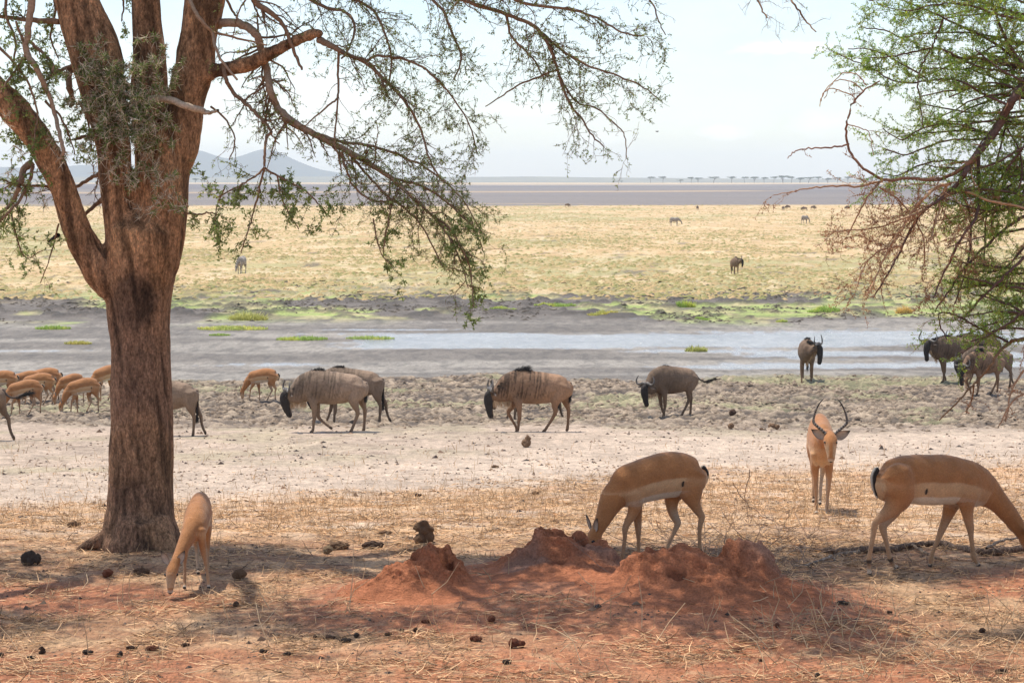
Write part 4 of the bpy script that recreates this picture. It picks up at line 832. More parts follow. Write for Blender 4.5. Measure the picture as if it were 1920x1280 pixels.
def impala_male():
    tors = [(-.88, .86, .64, .07), (-.78, .925, .52, .11), (-.6, .935, .50, .125), (-.4, .91, .47, .133), (-.2, .90, .455, .130), (-.05, .90, .47, .118), (.05, .85, .52, .09)]
    neck = [(-.04, .005, .74, .13, .10), (.08, .02, .78, .095, .08), (.20, .045, .82, .068, .06), (.28, .058, .83, .05, .05)]
    hd = [(.26, .058, .835, .05, .052), (.315, .058, .79, .058, .066), (.345, .058, .735, .052, .060), (.375, .058, .67, .040, .046), (.395, .058, .615, .032, .040), (.40, .058, .595, .024, .034)]
    legs = [('fore', [(-.02, -.075, .62, .09, .05), (-.02, -.072, .50, .055, .042), (-.01, -.066, .38, .034, .032), (.0, -.062, .29, .026, .026), (-.005, -.058, .18, .017, .017), (-.005, -.058, .10, .02, .02), (.01, -.058, .05, .015, .015), (.03, -.058, .02, .021, .021)]),
            ('fore', [(-.03, .07, .62, .09, .05), (-.01, .068, .50, .055, .042), (.02, .062, .38, .034, .032), (.04, .056, .29, .026, .026), (.05, .05, .18, .017, .017), (.06, .045, .10, .02, .02), (.08, .043, .05, .015, .015), (.10, .042, .02, .021, .021)]),
            ('hind', [(-.72, -.07, .72, .12, .06), (-.68, -.07, .58, .12, .065), (-.70, -.06, .46, .06, .045), (-.78, -.055, .33, .032, .026), (-.77, -.05, .22, .019, .018), (-.75, -.05, .10, .02, .02), (-.74, -.05, .05, .015, .015), (-.72, -.05, .02, .021, .021)]),
            ('hind', [(-.72, .07, .72, .12, .06), (-.66, .065, .58, .12, .065), (-.64, .05, .46, .06, .045), (-.68, .035, .33, .032, .026), (-.66, .02, .22, .019, .018), (-.63, .012, .10, .02, .02), (-.61, .01, .05, .015, .015), (-.59, .01, .02, .021, .021)])]
    ears = [((.29, .005, .81), (-.05, -.88, .55), .16, .085, (1, .1, .1)), ((.29, .111, .81), (-.05, .92, .50), .16, .085, (1, -.1, .1))]
    def horn(sg, c):
        pts = [(.285, .025, .83, .021), (.26, .085, .885, .020), (.235, .145, .935, .018), (.215, .163, .965, .0165), (.20, .155, 1.02, .014), (.195, .135, 1.08, .011), (.20, .105, 1.14, .008), (.21, .068, 1.185, .004)]
        return [(x, c + sg * y, z, r_ * .8, r_ * .8) for x, y, z, r_ in pts]
    b = G(1541, 972); b = Vector((P(1541, 972, 19.6).x, 19.6, gz(P(1541, 972, 19.6).x, 19.6) - .005))
    t = impala('male impala with tall ringed lyre-shaped horns standing in the sun and facing the viewer', b, R(-90 - 6), tors, neck, hd, legs, ears,
               [(-.89, 0, .84, .02, .02), (-.92, 0, .74, .018, .018), (-.91, 0, .66, .01, .01)], [(.352, .112, .775), (.352, .004, .775)], horns=[horn(-1, .058), horn(1, .058)])
    return t
IM = impala_male()

def impala_young():
    tors = [(-.60, .60, .47, .045), (-.54, .645, .39, .078), (-.42, .655, .37, .092), (-.26, .63, .35, .098), (-.1, .58, .335, .094), (-.02, .53, .34, .078)]
    neck = [(-.05, -.01, .46, .095, .075), (.06, -.045, .39, .068, .055), (.16, -.085, .30, .050, .043), (.24, -.12, .225, .042, .038)]
    hd = [(.23, -.12, .235, .038, .038), (.275, -.135, .18, .046, .045), (.295, -.14, .125, .037, .034), (.30, -.143, .07, .027, .024), (.30, -.145, .035, .02, .02)]
    legs = [('fore', [(-.02, -.06, .44, .06, .035), (.0, -.062, .34, .036, .028), (.01, -.066, .25, .022, .021), (.015, -.068, .17, .0125, .0125), (.02, -.07, .08, .015, .015), (.03, -.07, .045, .012, .012), (.045, -.07, .016, .017, .017)]),
            ('fore', [(-.02, .055, .44, .06, .035), (.0, .06, .34, .036, .028), (.005, .075, .25, .022, .021), (.01, .09, .17, .0125, .0125), (.02, .103, .08, .015, .015), (.03, .107, .045, .012, .012), (.045, .109, .016, .017, .017)]),
            ('hind', [(-.50, -.05, .50, .085, .045), (-.47, -.05, .38, .07, .04), (-.50, -.045, .28, .032, .026), (-.55, -.04, .21, .02, .018), (-.54, -.035, .12, .013, .013), (-.53, -.03, .07, .015, .015), (-.52, -.028, .04, .012, .012), (-.50, -.026, .016, .017, .017)]),
            ('hind', [(-.50, .05, .50, .085, .045), (-.46, .05, .38, .07, .04), (-.47, .05, .28, .032, .026), (-.51, .05, .21, .02, .018), (-.49, .048, .12, .013, .013), (-.48, .046, .07, .015, .015), (-.47, .045, .04, .012, .012), (-.45, .044, .016, .017, .017)])]
    ears = [((.245, -.165, .235), (.0, -.45, .9), .115, .05, (1, .0, .2)), ((.245, -.095, .235), (.0, .45, .85), .115, .055, (1, .0, .2))]
    x = P(365, 1110, 13.95).x; b = Vector((x, 13.95, gz(x, 13.95) - .004))
    return impala('young pale brown impala grazing beside the foot of the thick trunk', b, R(-90 + 3), tors, neck, hd, legs, ears, [(-.60, 0, .59, .014, .014), (-.63, 0, .50, .012, .012), (-.62, 0, .44, .008, .008)], [(.285, -.098, .165), (.285, -.178, .165)], voxel=.0075, scale=.95)
IY = impala_young()

# small herd by the water's edge: copies with their own headings
def ground_at(px, py):
    g = G(px, py); return Vector((g.x, g.y, gz(g.x, g.y) - .01))
HERD = 'impalas grazing on the trampled mud'
for px, py, deg, sc_, lab in ((492, 751, 172, 1.04, 'orange impala grazing just left of the wildebeest pair, alone on the mud'),
        (155, 775, 212, 1.0, 'nearest of the impalas grazing just left of the trunk, its head at its feet'),
        (133, 757, 226, .95, 'impala grazing behind the one left of the trunk, its head in front of green grass'),
        (199, 752, 232, 1.10, 'tall orange impala half hidden behind the left side of the trunk'),
        (46, 778, 205, 1.0, 'impala with its head down in front of the far left cluster of impalas'),
        (50, 752, 200, .96, 'impala hidden behind the front animal of the far left cluster, only its back showing'),
        (72, 760, 186, 1.0, 'impala in the middle of the far left cluster, standing side-on and grazing'),
        (84, 750, 184, 1.03, 'hindmost impala of the far left cluster, its dark tail line turned this way'),
        (2, 757, 178, 1.05, 'impala cut by the left edge, only its striped rump showing')):
    g = ground_at(px, py); copy_thing(IA, lab, g, R(deg), sc_, HERD)

# ---- wildebeest
def hair_patch(roots, dirs, lens, width, cols, name, parent, droop=.5):
    """strands as thin two-segment blades"""
    V = []; F = []; C = []; o = 0
    for p, d, l, c in zip(roots, dirs, lens, cols):
        d = unit(d); s = unit(np.cross(d, rv())) * width; m_ = p + d * l * .5; e = m_ + unit(d + np.array([0, 0, -droop])) * l * .5
        V += [p - s, p + s, m_ + s * .8, m_ - s * .8, e]; F.append([o, o + 1, o + 2, o + 3]); F.append([o + 3, o + 2, o + 4, o + 4]); C += [c] * 5; o += 5
    F = np.array(F); q = F[::2]; t3 = F[1::2][:, :3]
    return link(name, mesh_np(name, np.array(V), [q, t3], np.array(C), smooth=False), MAT_HAIR, parent)
WS = 574.
def wx(px): return (1150 - px) / WS
def wz(py): return (1020 - py) / WS
LEGS = {   # (px, py, r_up, r_lat) in the side-on reference; forelegs from the shoulder, hind legs from the hip
 'f_straight': [(870, 560, .16, .08), (885, 650, .095, .065), (898, 740, .06, .052), (902, 840, .044, .042), (892, 900, .034, .032), (888, 965, .031, .029), (876, 1000, .034, .032), (855, 1012, .036, .034)],
 'f_lift': [(870, 560, .16, .08), (905, 650, .09, .06), (925, 750, .056, .048), (930, 845, .044, .042), (975, 900, .032, .030), (1030, 945, .030, .028), (1062, 968, .033, .031), (1085, 985, .034, .032)],
 'f_step': [(870, 560, .16, .08), (865, 650, .095, .065), (820, 740, .06, .05), (775, 800, .045, .043), (810, 880, .032, .030), (850, 945, .031, .029), (868, 985, .034, .032), (872, 1012, .036, .034)],
 'f_back': [(870, 560, .16, .08), (905, 650, .095, .065), (930, 740, .06, .052), (945, 840, .044, .042), (962, 905, .032, .03), (985, 970, .031, .029), (985, 998, .034, .032), (975, 1012, .036, .034)],
 'f_fwd': [(870, 560, .16, .08), (860, 650, .095, .065), (850, 740, .06, .052), (835, 840, .044, .042), (815, 905, .032, .03), (790, 970, .031, .029), (778, 1000, .034, .032), (762, 1012, .036, .034)],
 'h_fwd': [(1385, 480, .19, .11), (1360, 590, .17, .10), (1345, 660, .11, .08), (1372, 730, .062, .05), (1392, 790, .048, .042), (1368, 865, .036, .033), (1335, 950, .033, .031), (1318, 990, .036, .034), (1302, 1012, .037, .035)],
 'h_far_fwd': [(1385, 480, .19, .11), (1340, 590, .16, .10), (1310, 660, .10, .07), (1300, 730, .06, .05), (1310, 780, .047, .042), (1270, 865, .035, .033), (1215, 950, .032, .031), (1190, 990, .035, .033), (1165, 1012, .037, .035)],
 'h_straight': [(1395, 480, .19, .11), (1410, 590, .16, .10), (1425, 660, .10, .07), (1448, 730, .060, .05), (1462, 785, .047, .042), (1458, 870, .035, .033), (1452, 950, .033, .031), (1448, 990, .036, .034), (1440, 1012, .037, .035)],
 'h_back': [(1395, 480, .19, .11), (1420, 590, .16, .10), (1450, 660, .10, .07), (1490, 730, .060, .05), (1520, 780, .046, .041), (1530, 860, .035, .033), (1548, 930, .032, .030), (1568, 970, .034, .032), (1580, 1000, .035, .033)],
}
def wildebeest(label, loc, rz, f_near='f_straight', f_far='f_lift', h_near='h_fwd', h_far='h_straight', head='low', near=1, tail='hang', tone=(1, 1, 1), stripe=1.0, scale=1.0, group=None, head_yaw=0.0, horn_k=1.0, hump=1.0, voxel=.019):
    t = thing('wildebeest', label, 'wildebeest', loc, rz, group, scale); tone = np.array(tone)
    tors = [(1487, 452, 560, .07), (1455, 416, 620, .14), (1390, 385, 655, .19), (1300, 356, 672, .22), (1200, 341, 692, .245), (1100, 328, 700, .255), (1000, 310, 698, .245), (930, 303, 692, .225), (850, 322, 686, .20), (790, 352, 680, .17), (730, 400, 672, .13)]
    tt = [(wx(p[0]), 0, (wz(p[1]) + wz(p[2])) / 2, (p[2] - p[1]) / 2 / WS, p[3]) for p in tors]
    hp = {'low': ([(820, 505, .29, .15), (745, 545, .24, .13), (680, 585, .19, .11), (625, 600, .145, .10)], [(612, 565, .085, .085), (572, 600, .11, .09), (562, 665, .105, .075), (578, 730, .085, .062), (602, 790, .068, .06), (616, 825, .06, .06)]),
          'down': ([(820, 500, .29, .15), (745, 540, .24, .13), (680, 575, .19, .11), (610, 590, .14, .10)], [(600, 560, .085, .085), (560, 600, .105, .09), (548, 665, .10, .075), (552, 740, .082, .062), (566, 805, .066, .06), (575, 840, .06, .06)]),
          'up': ([(820, 480, .28, .15), (755, 470, .22, .13), (700, 455, .18, .11), (650, 435, .14, .10)], [(640, 400, .085, .085), (600, 425, .105, .09), (580, 485, .10, .075), (575, 560, .082, .062), (580, 630, .066, .06), (585, 665, .06, .06)])}[head]
    neck = [(wx(a), 0, wz(b), c, d) for a, b, c, d in hp[0]]; hd = [(wx(a), 0, wz(b), c, d) for a, b, c, d in hp[1]]
    # swing the head sideways
    px0 = neck[0][0]
    def swing(p, k=1.0):
        f = min(1, max(0, (p[0] - px0) / (hd[0][0] - px0))); a = head_yaw * f * k; dx = p[0] - px0
        return (px0 + dx * math.cos(a) - 0, p[1] + dx * math.sin(a), *p[2:])
    hc = np.array(swing(hd[0])[:2])
    def hturn(x, y, z):
        """point given in the unturned head frame -> turned with the head"""
        a = head_yaw * 1.35; c0 = np.array([hd[0][0], 0]); v = np.array([x, y]) - c0
        v = np.array([v[0] * math.cos(a) - v[1] * math.sin(a), v[0] * math.sin(a) + v[1] * math.cos(a)]); return (hc[0] + v[0], hc[1] + v[1], z)
    neckS = [swing(p) for p in neck]; hdS = [(*hturn(p[0], p[1], p[2]), p[3], p[4]) for p in hd]; lat_h = (-math.sin(head_yaw * 1.35), math.cos(head_yaw * 1.35), 0)
    T = [('torso', tt, (0, 1, 0)), ('neck', neckS, (0, 1, 0)), ('head', hdS, lat_h)]
    for nm, key, sg in (('fore', f_near, near), ('fore', f_far, -near), ('hind', h_near, near), ('hind', h_far, -near)):
        L_ = LEGS[key]; n = len(L_); yy = np.interp(np.arange(n), [0, 2, n - 1], [.11, .13, .12] if nm == 'fore' else [.10, .13, .12])
        T.append((nm, [(wx(p[0]), sg * yy[i], wz(p[1]), p[2], p[3]) for i, p in enumerate(L_)], (0, 1, 0)))
    base = np.array([.255, .183, .132]) * tone; leg = np.array([.20, .135, .09]) * tone
    def colour(co, part, tq):
        n = fbm3(co, .12, .12, .12, seed=5); n2 = fbm3(co, .5, .5, .5, seed=12); sv = fbm(co[:, 0] * 1.0 + co[:, 2] * .16 + co[:, 1] * .10, co[:, 2] + co[:, 1] * .3, .030, .42, seed=33, octv=3)
        c = base[None] * (.82 + .36 * n2)[:, None]
        xz_ = sm(-.28, .05, co[:, 0]); st_ = sm(.47, .62, sv + (n - .5) * .22) * xz_ * sm(.62, .75, co[:, 2]) * stripe
        q = (part == 'torso') | (part == 'neck') | ((part == 'fore') & (tq < .22)); c[q] = c[q] * (1 - .58 * st_[q])[:, None]
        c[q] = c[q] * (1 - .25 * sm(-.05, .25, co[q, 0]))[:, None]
        q = (part == 'torso'); c[q] = c[q] * (1 + .25 * sm(.95, 1.2, co[q, 2]) * sm(.1, -.3, co[q, 0]))[:, None]  # sunlit rim painted into the coat: top of back and rump lightened
        for nm in ('fore', 'hind'):
            q = part == nm; s = tq[q]; lc = leg[None] * (1.15 - .25 * s)[:, None]; lc = lc * np.where(s > .88, .45, 1)[:, None]; k = sm(.12, .35, s)[:, None]; c[q] = c[q] * (1 - k) + lc * k
        q = part == 'head'; d = np.array([.03, .024, .022]); br = np.array([.15, .10, .07]) * tone
        # jaw side stays brown
        back = sm(-.02, .06, (hdS[0][0] + 0 - co[:, 0]) - .0) * 0
        hx = np.interp(co[q, 2], [hd[-1][2], hd[0][2]], [hdS[-1][0], hdS[0][0]]); hy = np.interp(co[q, 2], [hd[-1][2], hd[0][2]], [hdS[-1][1], hdS[0][1]])
        fw = (co[q, 0] - hx) * math.cos(head_yaw * 1.35) + (co[q, 1] - hy) * math.sin(head_yaw * 1.35); k = sm(-.05, .01, fw)[:, None]; low = sm(.75, .92, tq[q])[:, None]
        c[q] = br * 1.5 * (1 - k) + d * k; c[q] = c[q] * (1 - low) + d * low
        return c
    me = body_mesh(T, voxel, colour); link('body', me, MAT_WFUR, t)
    # horns: out from a heavy boss, down a little, then up and in
    hx, hz = hd[0][0] + .05, hd[0][2] + .055
    k = horn_k
    for sg in (-1, 1):
        pts = [(0, .0, .0, .04), (0, .07, .01, .045), (.005, .15 * k, -.015, .034), (.01, .225 * k, -.005, .026), (.01, .262 * k, .055, .020), (.0, .245 * k, .13 * k, .013), (-.01, .205 * k, .185 * k, .005)]
        H = [(*hturn(hx + a, sg * b, hz + c), r_, r_) for a, b, c, r_ in pts]
        simple_part('horn', [(H, (1, 0, .1))], MAT_HORN, t, (.07, .06, .055), 8, lambda V: np.array([[.10, .085, .075]]) * np.ones((len(V), 1)))
        e0 = hturn(hx - .04, sg * .09, hz - .06); e1 = np.array(hturn(hx - .06, sg * .28, hz - .10)) - np.array(e0)
        ear(e0, e1, .19, .065, t, (.10, .075, .06), (.16, .12, .1), (lat_h[1], -lat_h[0], .2))
    for sg in (-1, 1): ball('eye', hturn(hd[1][0] + .02, sg * .083, hd[1][2] - .0), .018, MAT_EYE, t)
    # mane along the crest and hanging on the neck
    n = 900; u = RNG.uniform(0, 1, n)
    crest = np.array([(hd[0][0] - .02, hd[0][2] + .07), (neck[2][0], neck[2][2] + neck[2][3]), (neck[1][0], neck[1][2] + neck[1][3]), (wx(850), wz(322)), (wx(930), wz(303)), (wx(985), wz(308))])
    cu = np.linspace(0, 1, len(crest)); rx = np.interp(u, cu, crest[:, 0]); rz_ = np.interp(u, cu, crest[:, 1])
    roots = np.array([swing((a, RNG.normal(0, .02), b)) for a, b in zip(rx, rz_)]) - np.array([0, 0, .02])
    side = np.sign(RNG.normal(size=n) + near * .7); dirs = np.stack([-.5 * np.ones(n) + RNG.normal(0, .12, n), side * RNG.uniform(.2, .5, n), RNG.uniform(.05, .7, n)], 1)
    cols = np.array([[.018, .015, .014]]) * RNG.uniform(.6, 2.2, (n, 1)); lens = RNG.uniform(.05, .17, n) * hump
    hair_patch(roots, dirs, lens, .0042, cols, 'mane', t, droop=1.2)
    n = 300; u = RNG.uniform(0, 1, n); th = np.array([(hd[2][0] - hd[2][3] * .8, hd[2][2]), (neck[3][0] - .03, neck[3][2] - neck[3][3]), (neck[1][0], neck[1][2] - neck[1][3] * .95), (wx(800), wz(672))])
    rx = np.interp(u, np.linspace(0, 1, 4), th[:, 0]); rz_ = np.interp(u, np.linspace(0, 1, 4), th[:, 1])
    roots = np.array([swing((a, RNG.normal(0, .02), b + .03)) for a, b in zip(rx, rz_)]); dirs = np.stack([RNG.normal(-.1, .15, n), RNG.normal(0, .15, n), -np.ones(n)], 1)
    hair_patch(roots, dirs, RNG.uniform(.09, .20, n), .005, np.array([[.62, .44, .28]]) * RNG.uniform(.6, 1.2, (n, 1)), 'beard', t, droop=.2)
    # tail
    tr = {'hang': [(1486, 462), (1500, 540), (1496, 640), (1488, 740), (1486, 800)], 'close': [(1484, 462), (1488, 520), (1482, 580), (1478, 620), (1476, 660)], 'swing': [(1486, 462), (1540, 520), (1620, 560), (1720, 556), (1800, 540)], 'swing2': [(1486, 462), (1545, 530), (1620, 548), (1700, 520), (1760, 505)]}[tail]
    A = smooth_path([(wx(a), 0, wz(b)) for a, b in tr], 6); simple_part('tail', [([(*A[i], .022 - .012 * i / len(A), .022 - .012 * i / len(A)) for i in range(0, len(A), 3)], (0, 1, 0))], MAT_WFUR, t, np.array([.08, .06, .05]), 6)
    n = 160; u = RNG.uniform(.35, 1, n) ** .8 * (len(A) - 1.01); i0 = u.astype(int); roots = A[i0] + (A[np.minimum(i0 + 1, len(A) - 1)] - A[i0]) * (u - i0)[:, None] + RNG.normal(0, .01, (n, 3))
    dd = A[np.minimum(i0 + 1, len(A) - 1)] - A[i0] + RNG.normal(0, .004, (n, 3)); hair_patch(roots, dd, RNG.uniform(.08, .2, n) * (.45 if tail == 'close' else 1), .006, np.array([[.022, .02, .02]]) * RNG.uniform(.6, 2, (n, 1)), 'tail_tuft', t, .3)
    return t
WG = 'wildebeest crossing the bare ground'
def wat(px, py, d=None):
    if d is None: return ground_at(px, py)
    x = P(px, py, d).x; return Vector((x, d, gz(x, d) - .01))
W1 = wildebeest('pale brown wildebeest walking left with one foreleg lifted, in front of another one', wat(632, 808, 39), R(180), head='low', tail='close', tone=(1.12, 1.08, 1.05), stripe=.85, head_yaw=.25, group=WG)
W2 = wildebeest('brown long-tailed wildebeest half hidden behind the one with the lifted foreleg', wat(667, 790, 43), R(180), 'f_straight', 'f_fwd', 'h_straight', 'h_back', head='low', tail='hang', tone=(.92, .88, .84), stripe=.6, group=WG)
W3 = wildebeest('warm brown wildebeest with a black mane and dark shoulder stripes walking left in the centre', wat(1015, 808, 39.2), R(180), 'f_straight', 'f_step', 'h_far_fwd', 'h_straight', head='down', tail='close', tone=(1.15, .95, .80), stripe=1.15, head_yaw=.15, group=WG, hump=1.7)
copy_thing(W2, 'wildebeest almost hidden behind the warm brown one in the centre, its hump showing', wat(1000, 776, 46), R(183), .97, WG)
W4 = wildebeest('young grey brown wildebeest stepping left with its dark tail swung out behind', wat(1268, 772, 46.4), R(180 + 33), 'f_straight', 'f_back', 'h_far_fwd', 'h_straight', head='low', tail='swing', tone=(.86, .80, .74), stripe=.35, head_yaw=.2, scale=.99, group=WG, hump=.5)
W5 = wildebeest('wildebeest standing chest-on at the edge of the wet mud, horned head turned right', wat(1513, 716, 62), R(-90 - 10), 'f_straight', 'f_fwd', 'h_straight', 'h_fwd', head='up', tail='hang', tone=(.92, .82, .74), stripe=.5, head_yaw=.95, scale=1.14, group=WG, horn_k=1.3)
W6 = wildebeest('dark wildebeest facing left behind the drooping green twigs, its horned head raised', wat(1795, 718, 61), R(180 + 12), 'f_straight', 'f_back', 'h_straight', 'h_fwd', head='up', tail='hang', tone=(.72, .66, .62), stripe=.7, head_yaw=.35, group=WG, scale=1.15, horn_k=1.15)
copy_thing(W3, 'wildebeest with its head lowered, nearest of the group behind the drooping green twigs', wat(1850, 742, 55), R(180 + 30), .98, WG)
copy_thing(W6, 'pale backed wildebeest at the rear of the group behind the twigs', wat(1838, 704, 66), R(180 + 4), 1.08, WG)
copy_thing(W2, 'rightmost wildebeest at the frame edge, its rump showing past the twigs', wat(1858, 730, 58), R(186), 1.0, WG)
copy_thing(W2, 'wildebeest passing behind the thick trunk, only its rump and hind legs in view', wat(318, 817, 38.2), R(180), .91, WG)
W7 = wildebeest('wildebeest leaving past the left edge, only rump, hind legs and flying tail in view', wat(-52, 832, 36.6), R(180), 'f_straight', 'f_lift', 'h_fwd', 'h_back', head='low', tail='swing2', tone=(.85, .82, .78), group=WG)
copy_thing(W5, 'dark wildebeest standing alone on the yellow plain and facing the viewer', wat(1377, 516, 137), R(-90 + 8), 1.0, 'animals far out on the plain')

# ---- zebra
def zebra(label, loc, rz, head='low', group=None, tail=True):
    t = thing('zebra', label, 'zebra', loc, rz, group)
    tors = [(-.66, 1.12, .82, .10), (-.58, 1.24, .70, .20), (-.4, 1.27, .64, .26), (-.15, 1.22, .60, .28), (.1, 1.20, .58, .27), (.32, 1.24, .62, .22), (.46, 1.20, .72, .15)]
    tt = [(p[0], 0, (p[1] + p[2]) / 2, (p[1] - p[2]) / 2, p[3]) for p in tors]
    if head == 'low': neck = [(.36, 0, 1.0, .24, .15), (.60, 0, .92, .17, .11), (.80, 0, .78, .13, .09), (.92, 0, .66, .11, .08)]; hd = [(.92, 0, .66, .10, .08), (1.0, 0, .52, .10, .085), (1.04, 0, .36, .075, .065), (1.06, 0, .24, .06, .055)]
    else: neck = [(.36, 0, 1.0, .24, .15), (.58, 0, 1.12, .17, .11), (.74, 0, 1.26, .13, .09), (.84, 0, 1.36, .11, .08)]; hd = [(.84, 0, 1.38, .10, .08), (.96, 0, 1.30, .10, .085), (1.10, 0, 1.18, .075, .065), (1.20, 0, 1.10, .06, .055)]
    T = [('torso', tt, (0, 1, 0)), ('neck', neck, (0, 1, 0)), ('head', hd, (0, 1, 0))]
    for sg in (-1, 1):
        T.append(('fore', [(.34 + sg * .03, sg * .12, .85, .14, .08), (.34 + sg * .05, sg * .13, .62, .07, .06), (.35 + sg * .08, sg * .12, .42, .05, .048), (.34 + sg * .1, sg * .12, .22, .034, .034), (.35 + sg * .11, sg * .12, .1, .042, .04), (.37 + sg * .11, sg * .12, .04, .05, .05)], (0, 1, 0)))
        T.append(('hind', [(-.46, sg * .12, .92, .20, .10), (-.48, sg * .14, .68, .13, .09), (-.58 - sg * .05, sg * .13, .48, .06, .05), (-.56 - sg * .06, sg * .12, .24, .036, .036), (-.54 - sg * .06, sg * .12, .1, .043, .04), (-.52 - sg * .06, sg * .12, .04, .05, .05)], (0, 1, 0)))
    def colour(co, part, tq):
        ph = co[:, 0] * 1.0 + np.where(co[:, 0] < -.25, (co[:, 2] - .9) * .9, 0); ph = np.where((part == 'fore') | (part == 'hind'), co[:, 2], ph)
        s = np.sin(ph * 2 * np.pi / .105 + 2 * fbm3(co, .3, .3, .3, seed=4)); return np.array([.50, .44, .38])[None] + (np.array([.05, .04, .04]) - np.array([.50, .44, .38]))[None] * sm(-.1, .3, s)[:, None]
    link('body', body_mesh(T, .028, colour), MAT_FUR, t)
    for sg in (-1, 1): ear((hd[0][0] - .02, sg * .06, hd[0][2] + .08), (-.2, sg * .4, 1), .16, .07, t, (.3, .27, .25), (.2, .18, .16), (1, 0, 0))
    simple_part('tail', [([(-.66, 0, 1.08, .03, .03), (-.72, 0, .9, .025, .025), (-.73, 0, .65, .04, .04), (-.72, 0, .5, .02, .02)], (0, 1, 0))], MAT_FUR, t, (.05, .04, .04), 6)
    n = 120; u = RNG.uniform(0, 1, n); a = np.array([[p[0], 0, p[2] + p[3]] for p in neck]); A = np.stack([np.interp(u, np.linspace(0, 1, 4), a[:, i]) for i in range(3)], 1)
    hair_patch(A, np.tile([[-.3, 0, 1.]], (n, 1)) + RNG.normal(0, .1, (n, 3)), RNG.uniform(.09, .14, n), .012, np.where(RNG.random((n, 1)) < .5, np.array([[.05, .04, .04]]), np.array([[.5, .46, .42]])), 'mane', t, 0)
    return t
FAR = 'animals far out on the plain'
Z1 = zebra('grey striped zebra standing alone on dry grass near the foot of the drooping branches', wat(452, 515, 138), R(-90 - 12), 'low', FAR)
Z2 = zebra('pale zebra walking right, side-on, far out on the yellow plain', wat(1265, 428, 285), R(8), 'low', FAR)
copy_thing(Z1, 'small pale zebra just left of the dead brown twigs of the right tree', wat(1509, 432, 300), R(40), 1.0, FAR)
g_ = [(1063, 389, 20, 'tiny dark wildebeest far off, right of centre near the edge of the burnt ground', W2), (1308, 394, 250, 'tiny dark wildebeest far off above the walking zebra', W2), (1468, 395, 280, 'leftmost of two tiny wildebeest close together far off on the plain', W2),
      (1478, 393, 200, 'rightmost of two tiny wildebeest close together far off on the plain', W2), (1509, 396, 160, 'tiny wildebeest far off above the small pale zebra', W2), (1524, 394, 20, 'tiny wildebeest far off, just left of the dead brown twigs', W2), (1590, 394, 200, 'tiny wildebeest far off seen through the dead brown twigs', W2)]
for px, py, deg, lab, src in g_: copy_thing(src, lab, ground_at(px, py), R(deg), .78, FAR)

# ---- bird
def bird():
    b = P(1232, 247, 170); t = thing('bird', 'small dark bird flying above the plain against the pale sky', 'bird', b, R(20))
    simple_part('body', [([(-.13, 0, 0, .012, .02), (-.06, 0, 0, .03, .03), (.02, 0, 0, .04, .04), (.09, 0, .01, .03, .03), (.13, 0, .015, .012, .012)], (0, 1, 0))], MAT_HORN, t, (.06, .05, .05), 8)
    for sg in (-1, 1): simple_part('wing', [([(.03, sg * .02, .01, .01, .05), (.04, sg * .12, .05, .008, .06), (.01, sg * .22, .06, .006, .045), (-.04, sg * .30, .04, .004, .02)], (1, 0, 0))], MAT_HORN, t, (.07, .06, .055), 8)
    return t
bird()
